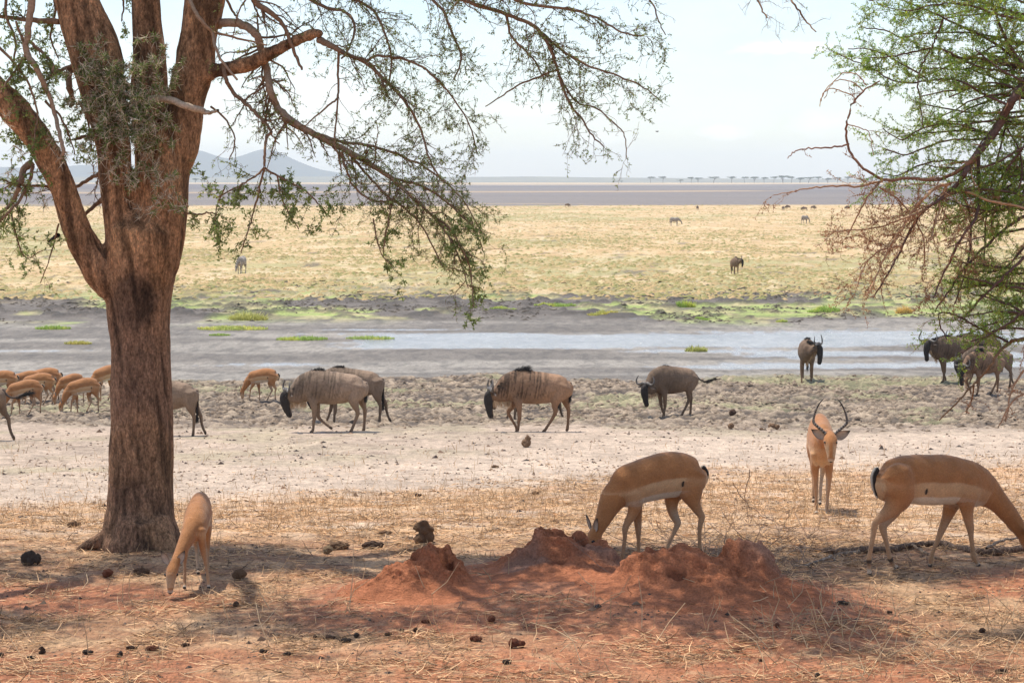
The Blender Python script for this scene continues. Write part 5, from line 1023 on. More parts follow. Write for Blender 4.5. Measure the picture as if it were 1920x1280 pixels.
# ------------------------------------------------------------------ termite mounds
MAT_MOUND = mat('red_earth', noise=[(9, 6, .78, 1.2, (1, 1, 1)), (60, 5, .72, 1.28, (1, 1, 1))], bump=[(22, 6, .05, (1, 1, 1)), (110, 4, .012, (1, 1, 1))], spec=.15)
def mound(label, cx, cy, R_, lumps, pits, seed, grey=None):
    n = 190; u = np.linspace(-R_, R_, n); X, Y = np.meshgrid(cx + u, cy + u); x, y = X.ravel(), Y.ravel()
    wx_ = x + (fbm(x, y, .25, seed=seed, octv=4) - .5) * .16; wy_ = y + (fbm(x, y, .25, seed=seed + 9, octv=4) - .5) * .16
    h = np.zeros_like(x); 
    for (dx, dy, rx, ry, hh, k) in lumps:
        r = np.sqrt(((wx_ - cx - dx) / rx) ** 2 + ((wy_ - cy - dy) / ry) ** 2); hh = hh * .64; v = hh * (1 - sm(k, 1.0, r)) + hh * .12 * np.exp(-(r / 1.1) ** 2); h = np.maximum(h, v) + np.minimum(h, v) * .25
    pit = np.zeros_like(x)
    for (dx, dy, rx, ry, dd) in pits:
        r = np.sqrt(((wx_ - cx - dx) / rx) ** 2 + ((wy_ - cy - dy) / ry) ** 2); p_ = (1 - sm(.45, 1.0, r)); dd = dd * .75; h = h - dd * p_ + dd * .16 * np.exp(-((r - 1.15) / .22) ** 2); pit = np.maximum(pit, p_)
    h = h + (fbm(x, y, .11, seed=seed + 3, octv=4) - .5) * .085 * sm(.0, .10, h) + (fbm(x, y, .04, seed=seed + 5, octv=3) - .5) * .035 * sm(0, .04, h)
    rr = np.sqrt((x - cx) ** 2 + (y - cy) ** 2) / R_; h = h * (1 - sm(.75, .98, rr)) - .02 * sm(.7, .95, rr)
    z = ground_z(x, y) + h; V = np.stack([x, y, z], 1)
    nz_ = fbm3(V, .06, .06, .05, seed=seed + 7); gx = np.gradient(z.reshape(n, n), axis=1).ravel() / (u[1] - u[0]); gy = np.gradient(z.reshape(n, n), axis=0).ravel() / (u[1] - u[0])
    nn = np.stack([-gx, -gy, np.ones_like(gx)], 1); nn /= np.linalg.norm(nn, axis=1)[:, None]; V += nn * ((nz_ - .5) * .09 * sm(.02, .1, h))[:, None]
    idx = np.arange(n * n).reshape(n, n); F = np.stack([idx[:-1, :-1], idx[:-1, 1:], idx[1:, 1:], idx[1:, :-1]], -1).reshape(-1, 4)
    F = F[(rr[F].min(1) < 1.0)]
    f = fbm(x, y, .3, seed=seed + 11, octv=4); c = np.array([[.46, .175, .088]]) * (.8 + .4 * f)[:, None]; c = c + (np.array([.22, .075, .040]) - c) * (pit * .7)[:, None]  # pits darkened in the colour, shade painted into the hollows
    if grey:
        for gx_, gy_, gr in grey: c = c + (np.array([.38, .22, .16]) - c) * (sm(1, .3, np.hypot(x - cx - gx_, y - cy - gy_) / gr + (f - .5) * 1.2) * .75)[:, None]
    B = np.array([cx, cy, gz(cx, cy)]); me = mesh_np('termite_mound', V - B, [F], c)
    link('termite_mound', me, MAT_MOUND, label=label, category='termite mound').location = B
mound('smallest red termite mound with an open hollow in its top, left of the others', -.56, 13.75, .85, [(.08, 0, .27, .27, .29, .3), (-.14, -.05, .30, .26, .20, .25), (-.22, -.18, .50, .40, .12, .05)], [(.11, -.06, .085, .12, .22), (-.15, -.02, .13, .06, .08)], 101)
mound('middle red termite mound with a broken crater rim, an impala grazing behind it', .36, 14.35, .95, [(-.02, .06, .32, .30, .32, .4), (.24, -.06, .28, .26, .18, .55), (-.26, .08, .30, .26, .20, .25), (.05, -.25, .62, .45, .12, .05)], [(.10, -.02, .22, .10, .15), (-.05, -.30, .10, .07, .05)], 131, [(.28, -.12, .26), (-.25, -.2, .2)])
mound('double red termite mound with a tall right peak and a low hollowed left shoulder', 1.32, 13.6, 1.15, [(-.28, -.02, .42, .34, .25, .35), (.32, .06, .33, .34, .37, .28), (.05, -.05, .36, .32, .20, .3), (.1, -.2, .85, .50, .13, .05)], [(-.36, .0, .17, .09, .13), (.04, .02, .10, .09, .15), (-.20, -.26, .09, .05, .06)], 171, [(.44, .0, .22)])

# ------------------------------------------------------------------ clods, dung and stones
def lump_mesh(seed, lumps, voxel=.05):
    """unit sized knobbly clod"""
    parts = [tube([(x - r * .5, y, z, r * .85, r * .85), (x, y, z, r, r), (x + r * .5, y, z, r * .85, r * .85)], lat=(0, 1, 0), seg=12) for x, y, z, r in lumps]
    me = fuse(parts, voxel, 2); co = co_of(me); no = no_of(me); n = fbm3(co, .35, .35, .35, seed=seed, octv=4); n2 = fbm3(co, .12, .12, .12, seed=seed + 2)
    co += no * ((n - .5)[:, None] * .55 + (n2 - .5)[:, None] * .18); co[:, 2] -= co[:, 2].min() + .08; put_co(me, co); set_col(me, np.ones((len(co), 3)) * (.7 + .6 * n)[:, None]); return me
MAT_CL = {k: mat('clod_' + k, attr=False, col=c, noise=[(40, 4, .6, 1.4, (1, 1, 1))], bump=[(60, 4, .02, (1, 1, 1))], spec=.2) for k, c in (('brown', (.27, .165, .10)), ('tan', (.40, .28, .17)), ('black', (.10, .075, .062)), ('red', (.25, .095, .055)), ('dark', (.13, .08, .058)))}
PROTO = {}
for nm, lp in (('round', [(0, 0, .5, .5)]), ('pair', [(-.25, 0, .4, .4), (.35, .1, .3, .32)]), ('flat', [(-.4, 0, .15, .3), (0, 0, .2, .35), (.45, .05, .15, .28)]), ('stack', [(-.28, 0, .32, .36), (.22, .05, .34, .38), (0, 0, .9, .36), (-.38, .05, .98, .27), (.36, .05, .92, .26), (.02, 0, 1.25, .27)]), ('cone', [(0, 0, .3, .45), (.1, 0, .65, .3), (.12, 0, .9, .16)])):
    PROTO[nm] = lump_mesh(hash(nm) % 1 + len(nm) * 7, lp)
def clod(px, py, wpx, kind, colr, name, label, sq=1.0):
    g = G(px, py); s = wpx / FPX * g.y * (.7 if g.y < 17 else .9); me = PROTO[kind].copy() if True else PROTO[kind]; me.materials.clear(); me.materials.append(MAT_CL[colr])
    o = bpy.data.objects.new(name, me); COL.objects.link(o); o.location = g; o.scale = (s, s, s * sq); o.rotation_euler = (0, 0, (px * .37) % .8 - .4); o['label'] = label; o['category'] = {'dung_pile': 'dung', 'dung_clod': 'dung', 'stump': 'stump', 'earth_clod': 'clod'}[name]
for a in (
    (795, 1019, 42, 'stack', 'brown', 'dung_pile', 'tall knobbly stack of brown dung balls standing on the straw'),
    (59, 1058, 40, 'flat', 'black', 'stump', 'charred black stump lying at the far left below the path', 1.5),
    (140, 988, 21, 'flat', 'brown', 'earth_clod', 'brown clod on sunlit straw, left of the roots of the thick trunk'),
    (201, 1082, 26, 'round', 'red', 'earth_clod', 'rusty round clod below the foot of the trunk, among broken red soil', .8),
    (266, 1078, 34, 'flat', 'dark', 'earth_clod', 'dark flat clod between the round rusty clod and the young impala'),
    (448, 1085, 34, 'round', 'brown', 'dung_clod', 'brown round dung clod to the right of the young impala', .75),
    (635, 1030, 44, 'flat', 'brown', 'dung_clod', 'broad brown dung clod in shade left of the tall dung stack', .8),
    (614, 1038, 26, 'round', 'tan', 'dung_clod', 'small tan dung clod touching the broad brown one', .8),
    (700, 1028, 44, 'flat', 'dark', 'dung_clod', 'dark flattened dung clod between the broad brown clod and the tall stack', .7),
    (722, 1002, 30, 'flat', 'brown', 'dung_clod', 'low dung clod just behind the dark flattened one', .6),
    (987, 838, 21, 'cone', 'brown', 'earth_clod', 'pointed brown clod on the pale path below the central wildebeest'),
    (1373, 779, 13, 'round', 'dark', 'earth_clod', 'dark round clod on bare ground right of the stepping young wildebeest'),
    (1370, 804, 12, 'round', 'brown', 'earth_clod', 'upright brown clod just in front of the dark round one on the bare ground'),
    (1451, 805, 18, 'pair', 'brown', 'earth_clod', 'crumbled double clod left of the male impala horns'),
    (1428, 806, 7, 'flat', 'brown', 'earth_clod', 'crumb of earth beside the crumbled double clod'),
    (784, 931, 11, 'pair', 'dark', 'earth_clod', 'small dark clod on sunlit straw above the tall dung stack'),
    (1004, 927, 12, 'flat', 'brown', 'earth_clod', 'small brown clod on straw left of the grazing impala'),
    (929, 877, 12, 'flat', 'brown', 'earth_clod', 'small clod on the white path left of the big grazing impala', .8),
    (969, 1215, 34, 'pair', 'red', 'earth_clod', 'largest rusty red clod in front of the middle mound', 1.1),
    (951, 1245, 21, 'pair', 'black', 'dung_clod', 'black dung clod just in front of the largest rusty clod'),
    (893, 1201, 26, 'flat', 'red', 'earth_clod', 'flat rusty clod left of the largest rusty clod', .9),
    (921, 1167, 20, 'round', 'red', 'earth_clod', 'round rusty clod on the red slope between left and middle mounds', .9),
    (798, 1168, 18, 'flat', 'red', 'earth_clod', 'low rusty clod in front of the leftmost mound', .8),
    (779, 1184, 12, 'round', 'dark', 'dung_clod', 'dark brown dropping below the low rusty clod of the left mound', .8),
    (728, 1192, 15, 'flat', 'black', 'dung_clod', 'black dropping in front of the left mound, one of a pair, left', .9),
    (753, 1185, 12, 'round', 'black', 'dung_clod', 'black dropping in front of the left mound, one of a pair, right', .8),
    (668, 1195, 15, 'round', 'black', 'dung_clod', 'round black dropping at the right end of the dark dung heap left of the mounds', .8),
    (648, 1204, 24, 'flat', 'black', 'dung_clod', 'flat black dung at the front of the dark dung heap left of the mounds', .8),
    (617, 1200, 26, 'pair', 'dark', 'dung_clod', 'double dark dung clod in the dung heap left of the mounds', .7),
    (590, 1197, 10, 'round', 'black', 'dung_clod', 'small black dropping at the left tip of the dark dung heap'),
    (540, 1229, 20, 'flat', 'black', 'dung_clod', 'black flat dropping between the two-lobed one and the dark dung heap', .8),
    (494, 1224, 16, 'pair', 'black', 'dung_clod', 'two-lobed black dropping on straw at the lower left', 1.0),
    (442, 1138, 14, 'round', 'dark', 'dung_clod', 'dark dropping on lit straw right of the young impala hooves'),
    (348, 1212, 18, 'pair', 'dark', 'dung_clod', 'double dark dropping below the young impala', .8),
    (287, 1220, 30, 'flat', 'red', 'earth_clod', 'crumbled rusty clod at the lower left below the young impala', .8),
    (247, 1217, 22, 'flat', 'dark', 'dung_clod', 'brown dropping left of the crumbled rusty clod', .8),
    (225, 1231, 19, 'cone', 'black', 'dung_clod', 'pointed black dropping at the lower left', .7),
    (165, 1227, 22, 'pair', 'black', 'dung_clod', 'cluster-like black dropping left of the pointed one', .8),
    (79, 1226, 14, 'stack', 'dark', 'dung_clod', 'upright dark dropping near the lower left corner'),
    (58, 1236, 19, 'flat', 'black', 'dung_clod', 'flat black dropping nearest the lower left corner', .9),
    (2, 1231, 12, 'round', 'black', 'dung_clod', 'black dropping cut by the left edge'),
    (1532, 1270, 14, 'round', 'black', 'dung_clod', 'round black dropping at the bottom edge below the double mound', .9),
    (1427, 1240, 12, 'pair', 'dark', 'dung_clod', 'small dark dropping below the double mound'),
    (1457, 1176, 12, 'round', 'red', 'earth_clod', 'small rusty clod on the front slope of the double mound'),
    (1382, 1220, 22, 'flat', 'red', 'earth_clod', 'rusty flat clod low in front of the double mound', .6),
    (1581, 1133, 26, 'flat', 'black', 'dung_clod', 'black charred clod in the shade right of the double mound', .7),
    (1668, 1150, 12, 'pair', 'dark', 'dung_clod', 'small dark clod in stubble below the walking impala'),
    (1878, 1262, 26, 'flat', 'dark', 'earth_clod', 'dark crumbling clod in the lower right corner', .8),
    (1841, 1187, 16, 'round', 'dark', 'dung_clod', 'dark dropping under the pale stalks at the right', .8)):
    clod(*a)

# ------------------------------------------------------------------ fallen branch and brushwood
def fallen():
    B = G(1690, 1036); t = thing('fallen_branch', 'long grey fallen branch lying on the ground behind the walking impala', 'branch', B); st = Sticks()
    def lay(pts, col, seg=8, up=.0, bark=.18):
        A = []
        for px, py, r_ in pts: g = G(px, py); A.append((g.x, g.y, g.z + r_ * g.y / FPX * .7 + up, r_ * g.y / FPX))
        A = smooth_path(A, 5); A[1:-1, :3] += RNG.normal(size=(len(A) - 2, 3)) * .006; A[:, 3] *= RNG.uniform(.85, 1.15, len(A)); st.add(A[:, :3], 0, A[:, 3] * .68, col, seg); return A
    lay([(1500, 1028, 4), (1530, 1035, 6), (1575, 1038, 7.5), (1625, 1036, 8), (1680, 1034, 8), (1720, 1026, 8), (1755, 1024, 8.5), (1800, 1032, 9), (1850, 1042, 10), (1900, 1038, 11), (1960, 1032, 12), (2040, 1036, 12)], (.20, .135, .10), 12)
    lay([(1486, 1066, 3), (1515, 1062, 4.5), (1548, 1050, 5), (1575, 1042, 5.5), (1612, 1038, 6)], (.36, .29, .24), 8)
    lay([(1710, 1030, 5), (1735, 1044, 4.5), (1765, 1056, 3)], (.38, .26, .17), 8, .02)
    lay([(1560, 1048, 3), (1572, 1054, 2.5), (1590, 1048, 2.5)], (.3, .24, .2), 6)
    lay([(1850, 1036, 5), (1880, 1020, 4), (1925, 1014, 3)], (.24, .19, .16), 7, .02)
    me = st.mesh('bark'); put_co(me, co_of(me) - np.array(B)); link('limb', me, MAT_BARK, t)
fallen()
def brush():
    st = Sticks(); V0 = []
    for i in range(520):
        f = RNG.random()
        if f < .55: px, py = RNG.normal(1330, 95), RNG.uniform(1015, 1082)
        elif f < .75: px, py = RNG.normal(1450, 60), RNG.uniform(1000, 1075)
        elif f < .9: px, py = RNG.uniform(1480, 1920), RNG.uniform(1005, 1060)
        else: px, py = RNG.uniform(560, 1100), RNG.uniform(1000, 1060)
        g = np.array(G(px, py)); d = unit(RNG.normal(size=3) * np.array([1, .7, .22 if f < .75 else .06]) + np.array([0, 0, .12])); l = RNG.uniform(.1, .55) * (.6 if f > .75 else 1)
        n = 7; pts = [g]; 
        for k_ in range(n): d = unit(d + rv(.13) + np.array([0, 0, -.05])); q = pts[-1] + d * l / n; q[2] = max(q[2], gz(q[0], q[1]) + .004); pts.append(q)
        tone = RNG.uniform(.5, 1.5); c = np.array([.26, .19, .145]) * tone; r0 = RNG.uniform(.0015, .0045); st.add(pts, r0, r0 * .4, c, 4)
        for k_ in range(RNG.integers(0, 4)):
            q = pts[RNG.integers(1, n)]; d2 = unit(d + rv(.8)); st.add([q, q + d2 * l * .15 + rv(.01), q + d2 * l * .3], r0 * .6, r0 * .25, c, 3)
    # a few tall arching dead stems
    for pts in ([(1375, 905), (1392, 935), (1420, 960), (1470, 985), (1520, 1005)], [(1490, 960), (1505, 990), (1520, 1012), (1545, 1030)], [(1395, 985), (1430, 985), (1470, 995), (1500, 1012)], [(1405, 880), (1398, 930), (1404, 985)], [(1230, 975), (1245, 1000), (1275, 1020), (1300, 1045)], [(1480, 955), (1470, 985), (1450, 1010)], [(1500, 1010), (1560, 1000), (1590, 992)]):
        A = smooth_path([np.array(P(px, py, 16.3 + .2 * math.sin(px))) for px, py in pts], 5); A[1:-1] += RNG.normal(size=(len(A) - 2, 3)) * .006; st.add(A, .0035, .0018, (.24, .16, .12), 4)
        for k_ in range(7):
            q = A[RNG.integers(1, len(A))]; d2 = unit(rv() * np.array([1, .5, .8])); st.add([q, q + d2 * .04 + rv(.01), q + d2 * .10], .0018, .0009, (.26, .18, .13), 3)
    link('brushwood', st.mesh('brushwood'), MAT_TWIG, kind='stuff')
brush()

# ------------------------------------------------------------------ straw, stubble and litter
MAT_STRAW = mat('straw', rough=.6, spec=.3, transl=.15)
def blades(name, p, d, l, wd, c, bend=.0, kind=True, parent=None):
    """p (n,3) d (n,3): two-segment blades"""
    n = len(p); d = d / (np.linalg.norm(d, axis=1)[:, None] + 1e-9); up = np.tile([[0, 0, 1.]], (n, 1)); s = np.cross(d, up + RNG.normal(0, .5, (n, 3))); s /= np.linalg.norm(s, axis=1)[:, None] + 1e-9
    l = l[:, None]; wd = wd[:, None]; m_ = p + d * l * .5 + RNG.normal(0, .05, (n, 3)) * l; d2 = d + RNG.normal(0, .25, (n, 3)) + np.array([[0, 0, -bend]]); d2 /= np.linalg.norm(d2, axis=1)[:, None]; e = m_ + d2 * l * .5
    V = np.stack([p - s * wd, p + s * wd, m_ + s * wd * .9, m_ - s * wd * .9, e + s * wd * .35, e - s * wd * .35], 1).reshape(-1, 3)
    i = np.arange(n)[:, None] * 6; F = np.concatenate([i + np.array([[0, 1, 2, 3]]), i + np.array([[3, 2, 4, 5]])]); me = mesh_np(name, V, [F], np.repeat(c, 6, 0), smooth=False)
    return link(name, me, MAT_STRAW, parent, **({'kind': 'stuff'} if kind else {}))
def straw():
    def field(n, ya, yb, f):
        y = ya * (yb / ya) ** RNG.random(n); x = RNG.uniform(-.31, .31, n) * y; k = f(x, y) > RNG.random(n); return x[k], y[k]
    redness = lambda x, y: np.max([np.exp(-(((x - a) / (r_ * 1.2)) ** 2 + ((y - b + .35) / (r_ * 1.3)) ** 2)) for a, b, r_, h in MOUNDS], axis=0)
    # lying straw
    x, y = field(230000, 10.8, 33, lambda x, y: (1 - .45 * (1 - sm(14.5, 16.5, y))) * (.10 + .9 * sm(.42, .62, fbm(x, y, .45, .3, seed=91, octv=3))) * (1 - .93 * sm(.25, .7, redness(x, y))) * (1 - .97 * sm(24.5, 28, y - .95 * x * (1 - .35 * sm(0, 8, x)) + (fbm(x, y, 1.5, seed=92) - .5) * 5)))
    n = len(x); p = np.stack([x, y, ground_z(x, y) + .004 + RNG.random(n) * .008], 1); d = np.stack([RNG.normal(0, 1.4, n), RNG.normal(0, .7, n), np.abs(RNG.normal(0, .10, n))], 1)
    tone = RNG.uniform(.5, 1.25, (n, 1)) * np.where(RNG.random((n, 1)) < .36, .26, 1); c = np.array([[.72, .45, .24]]) * tone
    blades('straw_litter', p, d, RNG.uniform(.03, .13, n) * np.sqrt(15 / y + .2), RNG.uniform(.0016, .0036, n) * np.maximum(1, y / 15), c, .02)
    # standing stubble
    x, y = field(34000, 11.0, 36, lambda x, y: (.05 + .55 * sm(16, 18.5, y) * (1 - sm(24.5, 28, y - .95 * x * (1 - .35 * sm(0, 8, x)) + (fbm(x, y, 1.5, seed=92) - .5) * 5))) + .35 * sm(1.2, 2.6, x) * (1 - sm(13, 14, y)) * sm(.4, .6, fbm(x, y, .5, seed=95)) + .10 * sm(.5, .7, fbm(x, y, .6, seed=96)) + .12 * sm(.55, .7, fbm(x, y, 1.2, seed=97)) * sm(24, 26, y))
    rd = redness(x, y); k = rd < .7; x, y = x[k], y[k]; n = len(x); big = sm(1.2, 2.4, x) * (1 - sm(13, 14, y)) + .35 * (1 - sm(13, 14.2, y))
    p = np.stack([x, y, ground_z(x, y)], 1); d = np.stack([RNG.normal(0, .38, n), RNG.normal(0, .3, n), np.ones(n)], 1)
    blades('dry_stubble', p, d, RNG.uniform(.05, .17, n) * (1 + .8 * big * RNG.random(n)), RNG.uniform(.0012, .0024, n) * np.maximum(1, y / 15), np.array([[.64, .43, .24]]) * RNG.uniform(.5, 1.15, (n, 1)), .1)
    # thick pale stalks in the lower right and a few loose ones elsewhere
    st = Sticks()
    for i in range(150):
        x0 = RNG.uniform(1.55, 3.4) if i < 95 else RNG.uniform(-3.3, 2); y0 = RNG.uniform(11.3, 13.3) if i < 95 else RNG.uniform(11.3, 14.3)
        if y0 * .27 < abs(x0): y0 = abs(x0) / .255
        g = np.array([x0, y0, gz(x0, y0)]); d = unit([RNG.normal(0, .7), RNG.normal(0, .4), RNG.uniform(.15, 1.3)]); l = RNG.uniform(.10, .36); kx = unit(d + rv(.5)); kx[2] = max(kx[2], -.2)
        st.add([g, g + d * l * .5, g + d * l * .52 + kx * l * .5], .0032, .0016, np.array([.68, .50, .31]) * RNG.uniform(.6, 1.15), 4)
    for px, py, qx, qy in ((655, 1145, 662, 990), (852, 1016, 855, 1000), (230, 1130, 236, 1060), (1490, 1225, 1480, 1278), (1540, 1205, 1520, 1140), (1400, 1130, 1440, 1118), (1442, 1215, 1372, 1155), (430, 1170, 418, 1120), (505, 1140, 480, 1090), (250, 1135, 243, 1085)):
        a = np.array(G(px, py)); b = np.array(P(qx, qy, a[1] - .03)); st.add([a, (a + b) / 2 + rv(.012), b], .004, .002, (.66, .49, .31), 4)
    link('dry_stalks', st.mesh('dry_stalks'), MAT_STRAW, kind='stuff')
    # dark bits of bark, leaves and droppings
    x, y = field(30000, 10.8, 40, lambda x, y: .12 + .75 * sm(.5, .65, fbm(x, y, .7, .4, seed=98, octv=3)) * (1 - .5 * sm(19, 24, y)))
    n = len(x); s = RNG.uniform(.005, .018, n) * np.maximum(1, (y / 16)) * np.where(RNG.random(n) < .03, 2.2, 1); V = []; T_ = np.array([[1, 0, 0], [0, 1, 0], [-1, 0, 0], [0, -1, 0], [0, 0, 1.]])
    a = RNG.uniform(0, 6.28, n); Rm = np.stack([np.stack([np.cos(a), -np.sin(a), 0 * a], 1), np.stack([np.sin(a), np.cos(a), 0 * a], 1), np.stack([0 * a, 0 * a, 1 + 0 * a], 1)], 1)
    V = np.einsum('nij,kj->nki', Rm, T_) * (s[:, None] * RNG.uniform(.5, 1.5, (n, 5)))[:, :, None]; V[:, :, 2] *= .6; V += np.stack([x, y, ground_z(x, y) - .002], 1)[:, None]
    i = np.arange(n)[:, None] * 5; F = np.concatenate([i + np.array([[0, 1, 4]]), i + np.array([[1, 2, 4]]), i + np.array([[2, 3, 4]]), i + np.array([[3, 0, 4]])])
    c = np.where(RNG.random((n, 1)) < .5, np.array([[.07, .045, .035]]), np.array([[.20, .12, .075]])) * RNG.uniform(.5, 1.4, (n, 1))
    link('ground_litter', mesh_np('ground_litter', V.reshape(-1, 3), [F], np.repeat(c, 5, 0), smooth=False), MAT_STRAW, kind='stuff')
    # clods and hoof-thrown mud on the churned bank, and black clods on the far shore
    def mudbits(name, n, ya, yb, f, s0, s1, ca, cb):
        x, y = field(n, ya, yb, f); n = len(x); s = RNG.uniform(s0, s1, n); k = 7; an = np.arange(k - 1) * 2 * np.pi / (k - 1)
        ring = np.stack([np.cos(an), np.sin(an), 0 * an - .15], 1); T_ = np.vstack([ring, [[.25, .1, .55]]]); V = T_[None] * s[:, None, None] * RNG.uniform(.55, 1.35, (n, k, 1)); V[:, :, 0] *= RNG.uniform(.8, 2.2, n)[:, None]; V += np.stack([x, y, ground_z(x, y)], 1)[:, None]
        i = np.arange(n)[:, None] * k; F = np.concatenate([i + np.array([[j, (j + 1) % (k - 1), k - 1]]) for j in range(k - 1)]); t_ = RNG.random((n, 1)); c = np.array([ca]) * t_ + np.array([cb]) * (1 - t_)
        link(name, mesh_np(name, V.reshape(-1, 3), [F], np.repeat(c, k, 0), smooth=False), MAT_STRAW2, kind='stuff')
    mudbits('trampled_mud', 60000, 39, 66, lambda x, y: sm(40, 44, y + (fbm(x, y, 4, seed=21) - .5) * 6) * (1 - sm(62, 64, y + (fbm(x, y, 5, seed=22) - .5) * 5)) * (.12 + .88 * sm(.42, .62, fbm(x, y, 1.5, seed=99))), .018, .065, (.36, .275, .20), (.11, .08, .058))
    mudbits('plain_tussocks', 90000, 108, 520, lambda x, y: .15 + .85 * sm(.40, .6, fbm(x, y, 9, 14, seed=67, octv=4)), .07, .22, (.52, .36, .19), (.24, .24, .09))
    mudbits('shore_mud', 15000, 88, 135, lambda x, y: sm(90, 96, y + (fbm(x, y, 9, seed=23) - .5) * 10) * sm(.48, .62, fbm(x, y, 4, 5, seed=66, octv=4)) * (1 - sm(110, 135, y)), .04, .12, (.11, .09, .07), (.05, .042, .035))
MAT_STRAW2 = mat('dry_mud', noise=[(15, 3, .75, 1.25, (1, 1, 1))], spec=.2)
straw()

# ------------------------------------------------------------------ grass tufts in the wet mud
def tuft(px, py, wpx, hm, label, col=(.24, .32, .07), dense=1.0):
    g = G(px, py); w_ = wpx / FPX * g.y / 2; n = int(min(3200, 420 * w_ * 2 * dense + 80)); a = RNG.uniform(0, 6.28, n); r_ = np.sqrt(RNG.random(n)); x = g.x + np.cos(a) * r_ * w_; y = g.y + np.sin(a) * r_ * w_ * .55 
    t = fbm(x, y, .5, seed=int(px), octv=2); p = np.stack([x - g.x, y - g.y, ground_z(x, y) - g.z], 1); d = np.stack([RNG.normal(0, .4, n), RNG.normal(0, .4, n), np.ones(n)], 1)
    c = (np.array([col]) * 1.5 * RNG.uniform(.7, 1.5, (n, 1))) * (1 - .0) + np.array([[.22, .12, .02]]) * sm(.5, .7, t)[:, None]
    o = blades('grass_tuft', p, d, hm * RNG.uniform(.5, 1.1, n) * (1.1 - .5 * r_), RNG.uniform(.006, .016, n), c, .5, False); o.location = g; o['label'] = label; o['category'] = 'grass'; o['group'] = 'grass tufts in the mud'
tuft(100, 617, 66, .22, 'bright green tuft in the mud left of the thick trunk, level with its middle')
tuft(146, 645, 52, .18, 'yellowish tuft close to the left side of the trunk, nearer than the bright green one', (.34, .32, .09))
tuft(436, 617, 135, .2, 'widest yellow green tuft in the mud, right of the trunk', (.33, .36, .09))
tuft(465, 600, 74, .5, 'tall dry-topped tuft standing behind the widest yellow green one', (.34, .33, .10))
tuft(412, 629, 40, .12, 'low green tuft just in front of the widest yellow green one')
tuft(566, 637, 98, .2, 'bright green tuft on grey mud above the pair of wildebeest, left of its twin')
tuft(694, 635, 92, .16, 'paler green tuft on grey mud above the pair of wildebeest, right of its twin', (.28, .34, .10))
tuft(1305, 659, 44, .28, 'small tuft with a muddy foot out on the wet mud above the young wildebeest', (.30, .30, .09))
tuft(1286, 576, 36, .45, 'upright green tuft at the far shore of the mud, in the middle')
tuft(1545, 581, 62, .3, 'green tuft at the far shore beyond the chest-on wildebeest')
tuft(1317, 600, 30, .14, 'small flat green tuft in the far part of the mud')
tuft(1466, 604, 22, .14, 'smallest flat green tuft in the mud above the male impala')
tuft(1695, 588, 32, .5, 'dry brown-footed tuft beyond the mud near the right tree', (.36, .27, .10))
tuft(1130, 588, 60, .2, 'mixed yellow and green tuft at the far edge of the mud, in the centre', (.34, .33, .09))
tuft(1040, 574, 80, .22, 'long low green tuft along the far edge of the mud, in the centre')
tuft(940, 578, 60, .16, 'thin green tuft at the far shore below the drooping branch tip')

# ------------------------------------------------------------------ flat-topped acacias on the skyline
MAT_FARLEAF = mat('far_leaf', rough=.8, transl=.2)
def far_tree(seed, h=8.0, w_=9.0, stems=2):
    t = thing('acacia_tree', '', 'tree', (0, 0, 0)); st = Sticks(); lv = Leaves(); rg = np.random.default_rng(seed)
    for k_ in range(stems):
        a = rg.uniform(-.6, .6); top = np.array([a * w_ * .5 + rg.normal(0, .5), rg.normal(0, 1), h * .8])
        st.add([np.zeros(3), np.array([a * .8, 0, h * .35]), top * np.array([.6, .6, .8]), top], .28, .10, (.12, .09, .07), 6)
        for j in range(5): e = top + np.array([rg.normal(0, w_ * .26), rg.normal(0, 1.8), rg.uniform(0, .7)]); st.add([top * .75, (top * .75 + e) / 2 + rv(.2), e], .11, .03, (.12, .09, .07), 4)
    cl = rg.normal(size=(16, 3)) * np.array([w_ * .27, w_ * .22, .35]) + np.array([0, 0, h * .9])
    for c0 in cl:
        n = 90; q = c0 + rg.normal(size=(n, 3)) * np.array([1.0, 1.0, .28]); lv.bulk(q, rg.normal(size=(n, 3)) * np.array([1, 1, .5]), rg.uniform(.3, .7, n), rg.uniform(.2, .4, n), np.array([[.07, .10, .04]]) * rg.uniform(.7, 1.4, (n, 1)))
    link('trunk', st.mesh('trunk'), MAT_TWIG, t); link('crown', lv.mesh('crown'), MAT_FARLEAF, t); return t
FT = [far_tree(5, 8, 9, 2), far_tree(6, 7.5, 11, 3), far_tree(8, 8.5, 8, 1), far_tree(9, 6, 9, 2)]
spots = [(10, 338, 1, 1), (48, 338, 2, .9), (86, 339, 3, 1), (366, 341, 3, .9), (383, 341, 1, 1), (463, 341, 0, .9), (1165, 342, 3, .45), (1220, 342, 2, .9), (1243, 342, 0, 1), (1276, 342, 3, .7), (1296, 342, 0, .9), (1309, 342, 1, .9), (1338, 343, 1, 1.05), (1372, 343, 0, 1), (1396, 343, 2, .9), (1414, 343, 1, 1.05), (1433, 343, 0, .9), (1451, 343, 2, .95),
         (1468, 344, 1, 1.25), (1484, 344, 0, 1.0), (1500, 344, 3, 1.1), (1516, 344, 1, 1.0), (1534, 344, 0, 1.0), (1552, 344, 3, 1.0), (1570, 344, 1, .95), (1590, 344, 0, 1), (1612, 344, 3, 1.0), (1634, 344, 1, 1), (1660, 344, 0, 1.1), (1690, 344, 1, 1), (1720, 344, 3, 1)]
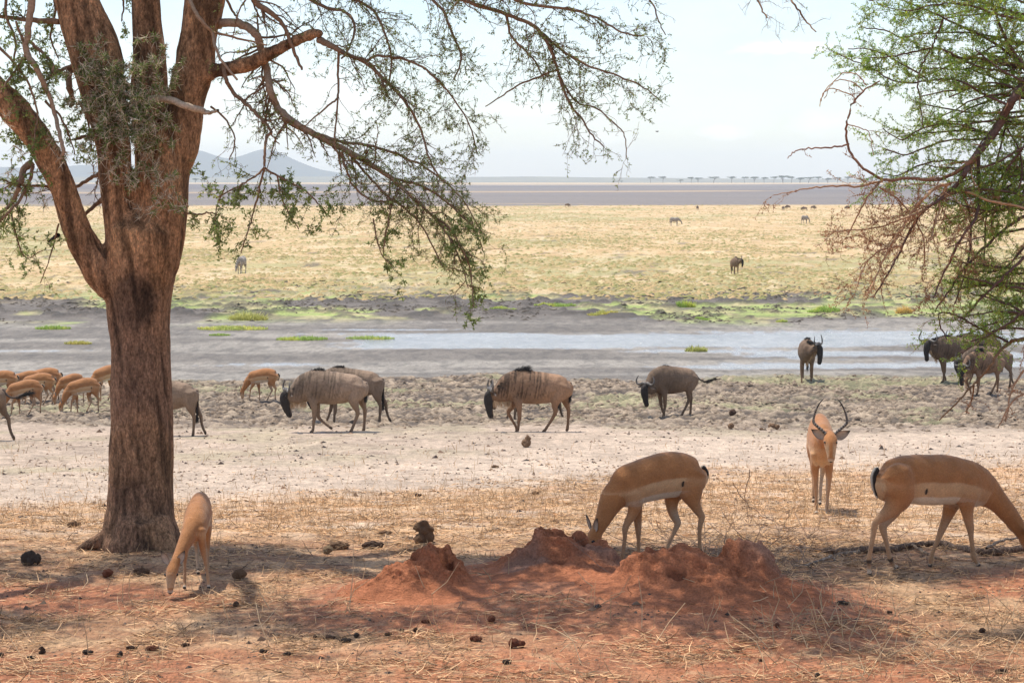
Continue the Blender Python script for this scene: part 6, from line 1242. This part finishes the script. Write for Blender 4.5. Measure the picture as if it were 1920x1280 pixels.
names_ = ['left', 'right']; ordn = ['first', 'second', 'third', 'fourth', 'fifth', 'sixth', 'seventh', 'eighth', 'ninth', 'tenth', 'eleventh', 'twelfth', 'thirteenth', 'fourteenth', 'fifteenth', 'sixteenth', 'seventeenth', 'eighteenth', 'nineteenth', 'twentieth', 'twenty-first', 'twenty-second', 'twenty-third', 'twenty-fourth', 'twenty-fifth']
used = set(); GRP = 'flat-topped acacias along the skyline'
for i, (px, py, k_, s_) in enumerate(spots):
    d = 2440 + (i * 37) % 110; p_ = P(px, py, d); loc = Vector((p_.x, d, gz(p_.x, d) - .2))
    if px < 100: lab = 'distant flat-topped acacia left of the trunk, %s from the picture edge' % ordn[i]
    elif px < 500: lab = 'distant acacia below the mountain, right of the trunk, %s from the trunk' % ordn[i - 3]
    else: lab = '%s distant flat-topped acacia from the left in the long skyline row' % ordn[i - 6]
    if k_ not in used: t = FT[k_]; t.location = loc; t.scale = (s_ * 1.0,) * 3; t['label'] = lab; t['group'] = GRP; used.add(k_)
    else: copy_thing(FT[k_], lab, loc, (i * 1.3) % 3, s_ * 1.0, GRP)
# ------------------------------------------------------------------ the air
def build_haze():
    x0, x1, y0, y1, z0, z1 = -36000, 36000, -80, 8600, -30, 112
    V = [(x, y, z) for x in (x0, x1) for y in (y0, y1) for z in (z0, z1)]
    F = [(0, 1, 3, 2), (4, 6, 7, 5), (0, 4, 5, 1), (2, 3, 7, 6), (0, 2, 6, 4), (1, 5, 7, 3)]
    me = bpy.data.meshes.new('haze'); me.from_pydata(V, [], F)
    m_ = bpy.data.materials.new('haze_air'); m_.use_nodes = True; t = m_.node_tree; t.nodes.clear()
    o = N(t, 'ShaderNodeOutputMaterial'); v = N(t, 'ShaderNodeVolumePrincipled')
    v.inputs['Color'].default_value = (.77, .875, 1.0, 1); v.inputs['Density'].default_value = HAZE; v.inputs['Anisotropy'].default_value = .0
    L(t, v.outputs[0], o.inputs['Volume'])
    link('haze', me, m_, kind='stuff')
HAZE = 1.6e-4
build_haze()
